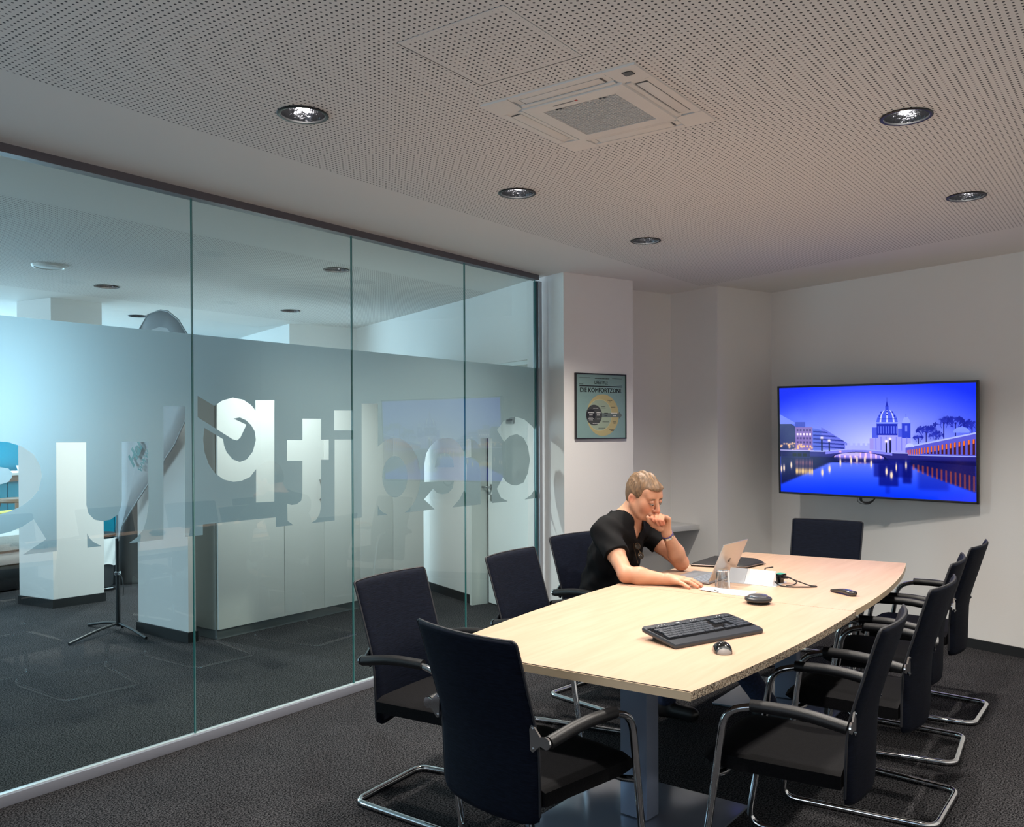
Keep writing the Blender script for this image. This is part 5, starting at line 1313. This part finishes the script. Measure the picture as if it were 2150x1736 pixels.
# --- head frame
yaw, pit = R(13), R(19)
f0 = np.array([-math.sin(yaw), -math.cos(yaw), 0]); Lh = np.array([math.cos(yaw), -math.sin(yaw), 0])
Fh = math.cos(pit) * f0 + np.array([0, 0, -math.sin(pit)]); Uh = np.cross(Fh, Lh)
roll = R(3); Lh, Uh = math.cos(roll) * Lh + math.sin(roll) * Uh, -math.sin(roll) * Lh + math.cos(roll) * Uh
HC = w3((4.196, 2.246, 1.154)); HM = np.stack([Fh, Lh, Uh], 1)
HS = 0.97
def hp(f, l, u): return HC + HS * (HM @ np.array([f, l, u], float))
def hr(*r): return [HS * x for x in r]
# --- joints
PEL = w3((4.27, 2.52, 0.53)); SP1 = w3((4.25, 2.50, 0.66)); SP2 = w3((4.22, 2.44, 0.82)); SP3 = w3((4.195, 2.385, 0.955)); NB = w3((4.195, 2.345, 1.03))
SR = w3((4.015, 2.375, 0.968)); ER = w3((3.897, 2.188, 0.782)); WR = w3((3.957, 1.992, 0.766))
SL = w3((4.385, 2.36, 0.965)); EL = w3((4.410, 2.132, 0.782)); WL = w3((4.262, 2.145, 0.958))
def torso(fl_, g=0.0):
    Mt = np.array([[1, 0, 0], [0, 0.94, -0.34], [0, 0.34, 0.94]], float)     # leaning forward
    fl_.ell(PEL, (0.185 + g, 0.135 + g, 0.13 + g), 0.06)
    fl_.ell(SP1, (0.165 + g, 0.130 + g, 0.14 + g), 0.06, Mt)
    fl_.ell(SP2, (0.170 + g, 0.122 + g, 0.15 + g), 0.06, Mt)
    fl_.ell(SP3, (0.168 + g, 0.105 + g, 0.105 + g), 0.05, Mt)
    fl_.cone(SR, SL, 0.056 + g, 0.056 + g, 0.05)
    fl_.cone(NB, SR, 0.055 + g, 0.052 + g, 0.04); fl_.cone(NB, SL, 0.055 + g, 0.052 + g, 0.04)
bd = Field(w3((3.80, 1.76, 0.42)), w3((4.60, 2.76, 1.31)), 0.0036)
torso(bd)
# neck and head
bd.cone(NB + np.array([0, 0.012, -0.03]), hp(-0.035, 0, -0.045), 0.064, 0.056, 0.03)
bd.ell(hp(-0.012, 0, 0.038), hr(0.098, 0.077, 0.092), 0.02, HM)
bd.ell(hp(0.022, 0, -0.025), hr(0.074, 0.066, 0.080), 0.025, HM)
bd.ell(hp(0.040, 0, -0.078), hr(0.050, 0.052, 0.040), 0.025, HM)
bd.ell(hp(0.072, 0, -0.104), hr(0.020, 0.024, 0.017), 0.02, HM)                     # chin
for s in (-1, 1):
    bd.cone(hp(-0.010, s * 0.058, -0.045), hp(0.045, s * 0.040, -0.095), 0.022, 0.018, 0.025)   # jaw line
    bd.ell(hp(0.056, s * 0.042, -0.030), hr(0.022, 0.022, 0.030), 0.03, HM)              # cheek
bd.cone(hp(0.078, -0.036, 0.026), hp(0.078, 0.036, 0.026), 0.018 * HS, 0.018 * HS, 0.015)      # brow
bd.ell(hp(0.060, 0, 0.052), hr(0.034, 0.058, 0.040), 0.02, HM)                           # forehead
for s in (-1, 1): bd.ell(hp(0.101, s * 0.031, 0.002), hr(0.016, 0.020, 0.012), 0.012, HM, 'cut')   # sockets
bd.cone(hp(0.094, 0, 0.012), hp(0.117, 0, -0.036), 0.0095, 0.0125, 0.010)                # nose
bd.ell(hp(0.118, 0, -0.040), hr(0.013, 0.013, 0.011), 0.006, HM)
for s in (-1, 1):
    bd.ell(hp(0.105, s * 0.013, -0.043), hr(0.012, 0.0085, 0.009), 0.005, HM)
    bd.ell(hp(0.110, s * 0.0075, -0.053), hr(0.006, 0.0035, 0.004), 0.002, HM, 'cut')
    bd.ell(hp(0.089, s * 0.031, 0.004), hr(0.0135, 0.0165, 0.0125), 0.004, HM)           # eyeball with lids
bd.ell(hp(0.092, 0, -0.070), hr(0.014, 0.027, 0.014), 0.012, HM)
bd.cone(hp(0.103, -0.018, -0.0685), hp(0.103, 0.018, -0.0685), 0.0050, 0.0050, 0.004)
bd.cone(hp(0.101, -0.014, -0.0815), hp(0.101, 0.014, -0.0815), 0.0058, 0.0058, 0.004)
bd.cone(hp(0.108, -0.020, -0.0750), hp(0.108, 0.020, -0.0750), 0.0024, 0.0024, 0.002, 'cut')
for s in (-1, 1):                                                                        # ears
    EM = HM @ np.array([[math.cos(R(18)), s * math.sin(R(18)), 0], [-s * math.sin(R(18)), math.cos(R(18)), 0], [0, 0, 1]])
    bd.ell(hp(-0.018, s * 0.078, -0.012), hr(0.019, 0.0075, 0.031), 0.006, EM)
    bd.ell(hp(-0.011, s * 0.086, -0.010), hr(0.010, 0.006, 0.019), 0.003, EM, 'cut')
    bd.ell(hp(-0.012, s * 0.076, -0.037), hr(0.010, 0.007, 0.010), 0.004, EM)
# arms
def arm_cones(S_, E_, W_, g=0.0):
    bd.cone(S_, S_ + (E_ - S_) * 0.5, 0.056, 0.047, 0.03); bd.cone(S_ + (E_ - S_) * 0.5, E_, 0.047, 0.038, 0.02)
    bd.cone(E_, E_ + (W_ - E_) * 0.35, 0.040, 0.043, 0.02); bd.cone(E_ + (W_ - E_) * 0.35, W_, 0.043, 0.0265, 0.02)
arm_cones(SR, ER, WR); arm_cones(SL, EL, WL)
# right hand, flat on the table
def hand_chain(P, r, k=0.0035):
    for i in range(len(P) - 1): bd.cone(w3(P[i]), w3(P[i + 1]), r[i], r[i + 1], k)
upz = (0, 0, 1)
K = [(4.010, 1.925, 0.7660), (3.990, 1.917, 0.7680), (3.968, 1.917, 0.7660), (3.946, 1.924, 0.7610)]
for kx in K: bd.cone(WR + np.array([0, -0.008, 0.003]), w3(kx) + np.array([0, 0, 0.003]), 0.0235, 0.0145, 0.012)
M1 = [(4.024, 1.889, 0.7640), (4.000, 1.877, 0.7655), (3.970, 1.876, 0.7635), (3.938, 1.892, 0.7560)]
T1 = [(4.032, 1.864, 0.7520), (4.004, 1.850, 0.7530), (3.969, 1.850, 0.7520), (3.932, 1.872, 0.7480)]
T2 = [(4.036, 1.845, 0.7440), (4.006, 1.830, 0.7442), (3.968, 1.831, 0.7440), (3.928, 1.857, 0.7432)]
for i in range(4):
    q = (0.0106, 0.0110, 0.0105, 0.0094)[i]
    hand_chain([K[i], M1[i], T1[i], T2[i]], [q * 1.12, q, q * 0.92, q * 0.80])
hand_chain([(3.992, 1.975, 0.760), (4.030, 1.958, 0.752), (4.050, 1.932, 0.7475), (4.058, 1.908, 0.7465)], [0.018, 0.0140, 0.0115, 0.0095], 0.008)
# left hand, curled at the mouth
K = [(4.236, 2.172, 1.040), (4.243, 2.152, 1.043), (4.243, 2.134, 1.041), (4.236, 2.118, 1.034)]
PI = [(4.178, 2.181, 1.060), (4.176, 2.159, 1.062), (4.176, 2.139, 1.060), (4.178, 2.121, 1.054)]
DI = [(4.148, 2.172, 1.046), (4.148, 2.147, 1.038), (4.148, 2.128, 1.036), (4.154, 2.113, 1.034)]
TI = [(4.150, 2.160, 1.030), (4.155, 2.138, 1.014), (4.158, 2.121, 1.014), (4.163, 2.109, 1.016)]
for i in range(4):
    q = (0.0100, 0.0102, 0.0097, 0.0086)[i]
    bd.cone(WL, w3(K[i]), 0.0215, 0.0130, 0.012)
    hand_chain([K[i], PI[i], DI[i], TI[i]], [q * 1.15, q * 1.02, q * 0.95, q * 0.82], 0.003)
hand_chain([(4.232, 2.168, 0.985), (4.185, 2.185, 1.008), (4.160, 2.193, 1.028), (4.146, 2.196, 1.048)], [0.019, 0.0150, 0.0122, 0.0098], 0.008)
# thighs inside the trousers
bd.cone(PEL + np.array([-0.09, 0, -0.02]), w3((4.15, 2.08, 0.50)), 0.078, 0.06, 0.03)
bd.cone(PEL + np.array([0.09, 0, -0.02]), w3((4.40, 2.05, 0.50)), 0.078, 0.06, 0.03)
body = sdf_mesh('body', bd, M_SKIN, man)
# skin tint: redder nose, cheeks, ears, knuckles and elbows; beard shade
me = body.data; co = np.zeros(len(me.vertices) * 3, np.float32); me.vertices.foreach_get('co', co); co = co.reshape(-1, 3)
tint = np.ones((len(co), 4), np.float32)
def blush(c, r, col, amt):
    d = np.linalg.norm(co - np.array(c)[None, :], axis=1); w_ = np.clip(1 - d / r, 0, 1)[:, None] ** 1.0 * amt
    tint[:, :3] = tint[:, :3] * (1 - w_) + tint[:, :3] * np.array(col)[None, :] * w_
for s in (-1, 1):
    blush(hp(0.080, s * 0.045, -0.035), 0.050, (1.06, 0.82, 0.80), 0.8); blush(hp(-0.015, s * 0.085, -0.01), 0.035, (1.08, 0.66, 0.62), 0.9)
    blush(hp(0.098, s * 0.030, 0.004), 0.020, (0.80, 0.66, 0.66), 0.8)
blush(hp(0.118, 0, -0.04), 0.03, (1.12, 0.68, 0.68), 0.9); blush(hp(0.104, 0, -0.075), 0.026, (0.95, 0.52, 0.52), 0.9)
blush(hp(0.07, 0, -0.10), 0.055, (0.85, 0.78, 0.76), 0.7)
blush(EL, 0.07, (1.08, 0.74, 0.66), 0.9); blush(ER, 0.07, (1.05, 0.78, 0.70), 0.9)
for p in DI + TI + T2: blush(w3(p), 0.022, (1.12, 0.74, 0.72), 0.7)
ca = me.color_attributes.new('tint', 'FLOAT_COLOR', 'POINT'); ca.data.foreach_set('color', tint.ravel())
# eyes, brows
def face_f(l, u):
    """how far forward the face surface lies at sideways l, height u"""
    f = 0.135
    while f > 0.02:
        i = np.round((hp(f, l, u) - bd.lo) / bd.h).astype(int)
        if bd.D[tuple(i)] < 0.0: return f
        f -= 0.001
    return 0.08
for s in (-1, 1):
    e_ = B(); c = Vector(hp(0.0893, s * 0.031, -0.0030)); V = []; 
    e_.lathe([(0.0, 0.0125)] + [(0.0125 * math.sin(R(a)), 0.0125 * math.cos(R(a))) for a in range(15, 180, 15)], 16)
    eo = e_.done('eye', mat('eye_white', (0.40, 0.34, 0.31), 0.35), man, loc=c)
    V = []
    for r_, off in ((0.0, 0.0131), (0.0052, 0.0126)):
        pass
    ir = B(); ir.lathe([(0.0, 0.0), (0.0050, 0.0008), (0.0055, 0.0)], 14)
    irr = Vector(Fh) * 0.86 - Vector(Uh) * 0.5; irr.normalize()
    io = ir.done('iris', mat('iris', (0.03, 0.035, 0.04), 0.15), man, loc=c + irr * 0.0128, rot=irr.to_track_quat('Z', 'Y').to_euler())
    lid = B(); P = []
    for k in range(9):
        a = -1 + 2 * k / 8; l_, u_ = s * (0.031 + 0.0150 * a), -0.0010 - 0.0030 * a * a; P.append(hp(face_f(l_, u_) + 0.0008, l_, u_))
    lid.tube(P, [0.0008] + [0.0016] * 7 + [0.0008], 6).done('eyelashes', mat('lash', (0.10, 0.055, 0.035), 0.7), man)
    bw = B(); P = []
    for k in range(9):
        a = k / 8; l_, u_ = s * (0.014 + 0.038 * a), 0.0170 + 0.0055 * math.sin(math.pi * (0.15 + a * 0.75)); P.append(hp(face_f(l_, u_) + 0.0002, l_, u_))
    bw.tube(P, [0.0016, 0.0030, 0.0034, 0.0034, 0.0032, 0.0029, 0.0024, 0.0018, 0.0008], 6).done('eyebrow', mat('brow_hair', (0.13, 0.07, 0.035), 0.8), man)
# hair
hf = Field(hp(0, 0, 0.03) - 0.15, hp(0, 0, 0.03) + 0.15, 0.0030)
hf.ell(hp(-0.014, 0, 0.040), hr(0.1025, 0.0812, 0.0945), 0.01, HM)
hf.ell(hp(0.060, 0, 0.072), hr(0.040, 0.054, 0.026), 0.02, HM)
hf.ell(hp(-0.030, 0, 0.0), hr(0.080, 0.0765, 0.085), 0.02, HM)
g0 = ((np.arange(hf.n[0])) * hf.h + hf.lo[0])[:, None, None]; g1 = ((np.arange(hf.n[1])) * hf.h + hf.lo[1])[None, :, None]; g2 = ((np.arange(hf.n[2])) * hf.h + hf.lo[2])[None, None, :]
dx, dy, dz = g0 - HC[0], g1 - HC[1], g2 - HC[2]
lf = (dx * Fh[0] + dy * Fh[1] + dz * Fh[2]) / HS; ll = (dx * Lh[0] + dy * Lh[1] + dz * Lh[2]) / HS; lu = (dx * Uh[0] + dy * Uh[1] + dz * Uh[2]) / HS
al = np.abs(ll)
front = np.where(lf > 0.030, 0.062 + 0.012 * np.clip((al - 0.03) / 0.03, 0, 1) * (lf > 0.055) + 0 * lf, -0.2)
hairline = np.interp(lf, [-0.12, -0.055, -0.035, -0.022, 0.004, 0.012, 0.030, 0.045, 0.066, 0.12], [-0.075, -0.072, -0.050, 0.018, 0.012, 0.000, 0.010, 0.052, 0.064, 0.066]) + np.where(lf > 0.04, 0.010 * (al / 0.06) ** 2, 0)
wave = 0.0012 * np.sin(lf * 260 + 40 * np.sin(ll * 30) + lu * 90) * np.cos(ll * 190 + lf * 60) + 0.0009 * np.sin(ll * 420 + lf * 130)
tuft = 0.004 * np.clip((lu - 0.06) / 0.06, 0, 1) * np.sin(ll * 140 + lf * 50)
hf.D = np.maximum(hf.D + (wave + tuft).astype(np.float32) * (lu > -0.02), ((hairline - lu) * 0.8).astype(np.float32))
m, nt, b = new_mat('short_hair'); tc = nt.nodes.new('ShaderNodeTexCoord'); mp = nt.nodes.new('ShaderNodeMapping'); mp.inputs['Scale'].default_value = (1, 1, 0.35); mp.inputs['Rotation'].default_value = (0.5, 0.2, 0)
n_ = nt.nodes.new('ShaderNodeTexNoise'); n_.inputs['Scale'].default_value = 95; n_.inputs['Detail'].default_value = 4; nt.links.new(tc.outputs['Object'], mp.inputs[0]); nt.links.new(mp.outputs[0], n_.inputs['Vector'])
r_ = nt.nodes.new('ShaderNodeValToRGB'); e = r_.color_ramp.elements; e[0].position = 0.30; e[0].color = (0.085, 0.050, 0.028, 1); e[1].position = 0.72; e[1].color = (0.26, 0.150, 0.076, 1)
nt.links.new(n_.outputs['Fac'], r_.inputs['Fac']); nt.links.new(r_.outputs[0], b.inputs['Base Color']); b.inputs['Roughness'].default_value = 0.55
bn = nt.nodes.new('ShaderNodeBump'); bn.inputs['Strength'].default_value = 0.5; bn.inputs['Distance'].default_value = 0.003; nt.links.new(n_.outputs['Fac'], bn.inputs['Height']); nt.links.new(bn.outputs[0], b.inputs['Normal'])
sdf_mesh('hair', hf, m, man)
# t-shirt: shell round the torso and upper arms with a v-neck and folds
sh = Field(w3((3.86, 2.10, 0.42)), w3((4.56, 2.74, 1.14)), 0.0042)
torso(sh, 0.011)
def sleeve(S_, E_, f, r0, r1):
    q = S_ + (E_ - S_) * (f + 0.25); sh.cone(S_, q, r0, r1, 0.03)
sleeve(SR, ER, 0.55, 0.070, 0.066); sleeve(SL, EL, 0.48, 0.068, 0.064)
g0 = ((np.arange(sh.n[0])) * sh.h + sh.lo[0])[:, None, None]; g1 = ((np.arange(sh.n[1])) * sh.h + sh.lo[1])[None, :, None]; g2 = ((np.arange(sh.n[2])) * sh.h + sh.lo[2])[None, None, :]
fold = (0.0030 * np.sin(g0 * 38 + g2 * 62 + 2.2 * np.sin(g1 * 17)) + 0.0020 * np.sin(g0 * 70 - g2 * 45 + g1 * 50 + 1.5 * np.sin(g2 * 25))).astype(np.float32)
D = sh.D + fold
for S_, E_, f in ((SR, ER, 0.55), (SL, EL, 0.48)):
    ax = (E_ - S_) / np.linalg.norm(E_ - S_); q = S_ + (E_ - S_) * f
    t = (g0 - q[0]) * ax[0] + (g1 - q[1]) * ax[1] + (g2 - q[2]) * ax[2]
    c = S_ + (E_ - S_) * 0.8
    near = np.sqrt((g0 - c[0]) ** 2 + (g1 - c[1]) ** 2 + (g2 - c[2]) ** 2) < 0.165
    D = np.where(near, np.maximum(D, t.astype(np.float32)), D)
inner = -(D + 0.0085)
sh.D = np.maximum(D, inner).astype(np.float32)
VB = w3((4.175, 2.262, 0.915))
sh.cone(NB + np.array([0.0, 0.0, 0.035]), VB, 0.070, 0.004, 0.0, 'cut'); sh.cone(NB + np.array([0, 0.01, 0.085]), NB + np.array([0, 0.0, 0.22]), 0.085, 0.14, 0.0, 'cut')
sh.cone(NB + np.array([0.0, -0.02, 0.035]), VB + np.array([0, -0.05, 0]), 0.070, 0.010, 0.0, 'cut')
sdf_mesh('t_shirt', sh, M_SHIRT, man)
# jeans and shoes
jn = Field(w3((3.95, 1.50, 0.0)), w3((4.65, 2.76, 0.66)), 0.008)
jn.ell(PEL + np.array([0, 0, -0.015]), (0.195, 0.150, 0.115), 0.05)
legs = [((4.17, 2.50, 0.525), (4.16, 2.10, 0.515), (4.20, 2.12, 0.10)), ((4.37, 2.50, 0.525), (4.42, 2.00, 0.50), (4.42, 1.66, 0.10))]
for hp_, kn, an in legs:
    jn.cone(w3(hp_), w3(kn), 0.090, 0.066, 0.04); jn.cone(w3(kn), w3(an), 0.066, 0.055, 0.03)
sdf_mesh('jeans', jn, M_JEANS, man)
for hp_, kn, an in legs:
    sh_ = Field(w3((an[0] - 0.08, an[1] - 0.24, 0.0)), w3((an[0] + 0.08, an[1] + 0.10, 0.16)), 0.006)
    a_ = w3((an[0], an[1] + 0.03, 0.042)); b_ = w3((an[0], an[1] - 0.15, 0.036)); sh_.cone(a_, b_, 0.038, 0.036, 0.03); sh_.cone(w3(an) + np.array([0, 0, -0.01]), a_, 0.044, 0.038, 0.03)
    sdf_mesh('shoe', sh_, M_BLACK, man)
# bracelet and sunglasses
axw = Vector(tuple((WL - EL) / np.linalg.norm(WL - EL))); cb = Vector(tuple(WL)) - axw * 0.022
a1 = axw.orthogonal().normalized(); a2 = axw.cross(a1)
for nm, w_, rr_, mm in (('bracelet', 0.0065, 0.0305, mat('bracelet_silver', (0.62, 0.55, 0.45), 0.2, 0.9)), ('wristband', 0.0030, 0.0295, mat('band_violet', (0.10, 0.08, 0.30), 0.5))):
    off = 0 if nm == 'bracelet' else 0.011
    V = []; F = []; n = 36
    for s, r2 in ((-1, 0), (-1, 1), (1, 1), (1, 0)):
        for k in range(n):
            th = 2 * math.pi * k / n; p = cb + axw * (s * w_ + off) + (a1 * math.cos(th) + a2 * math.sin(th)) * (rr_ + r2 * 0.0016); V.append(p)
    for q in range(4):
        for k in range(n): F.append([q * n + k, q * n + (k + 1) % n, ((q + 1) % 4) * n + (k + 1) % n, ((q + 1) % 4) * n + k])
    mesh(nm, V, F, mm, man, smooth=False)
gs = thing('sunglasses', 'dark sunglasses hanging folded from the neckline of the black t-shirt', 'sunglasses', (4.150, 2.262, 0.860), R(-20), rot=(R(-22), R(0), R(-25)))
M_LENS = mat('lens', (0.03, 0.025, 0.02), 0.08, 0.3)
for s in (0, 1):
    B().lathe([(0.0, 0.003), (0.014, 0.002), (0.017, 0.0)], 18, (0, 0, 0)).done('lens', M_LENS, gs, loc=(0.004 + s * 0.004, -0.012 - 0.004 * s, 0.028 - s * 0.052), rot=(R(82), 0, 0))
    B().tube([(0.0165 * math.cos(2 * math.pi * k / 18), 0.0, 0.0165 * math.sin(2 * math.pi * k / 18)) for k in range(18)], 0.0016, 6, closed=True).done('rim', mat('rim_brown', (0.10, 0.06, 0.03), 0.3, 0.4), gs, loc=(0.004 + s * 0.004, -0.012 - 0.004 * s, 0.028 - s * 0.052))
B().tube([(0.004, -0.012, 0.011), (0.007, -0.014, 0.001), (0.008, -0.015, -0.008)], 0.0016, 6).done('bridge', mat('rim_brown', (0.10, 0.06, 0.03), 0.3, 0.4), gs)
B().tube([(-0.013, -0.006, 0.045), (-0.010, 0.004, 0.02), (-0.006, 0.006, -0.06)], 0.0018, 6).done('temple', mat('rim_brown', (0.10, 0.06, 0.03), 0.3, 0.4), gs)
bpy.context.view_layer.update()
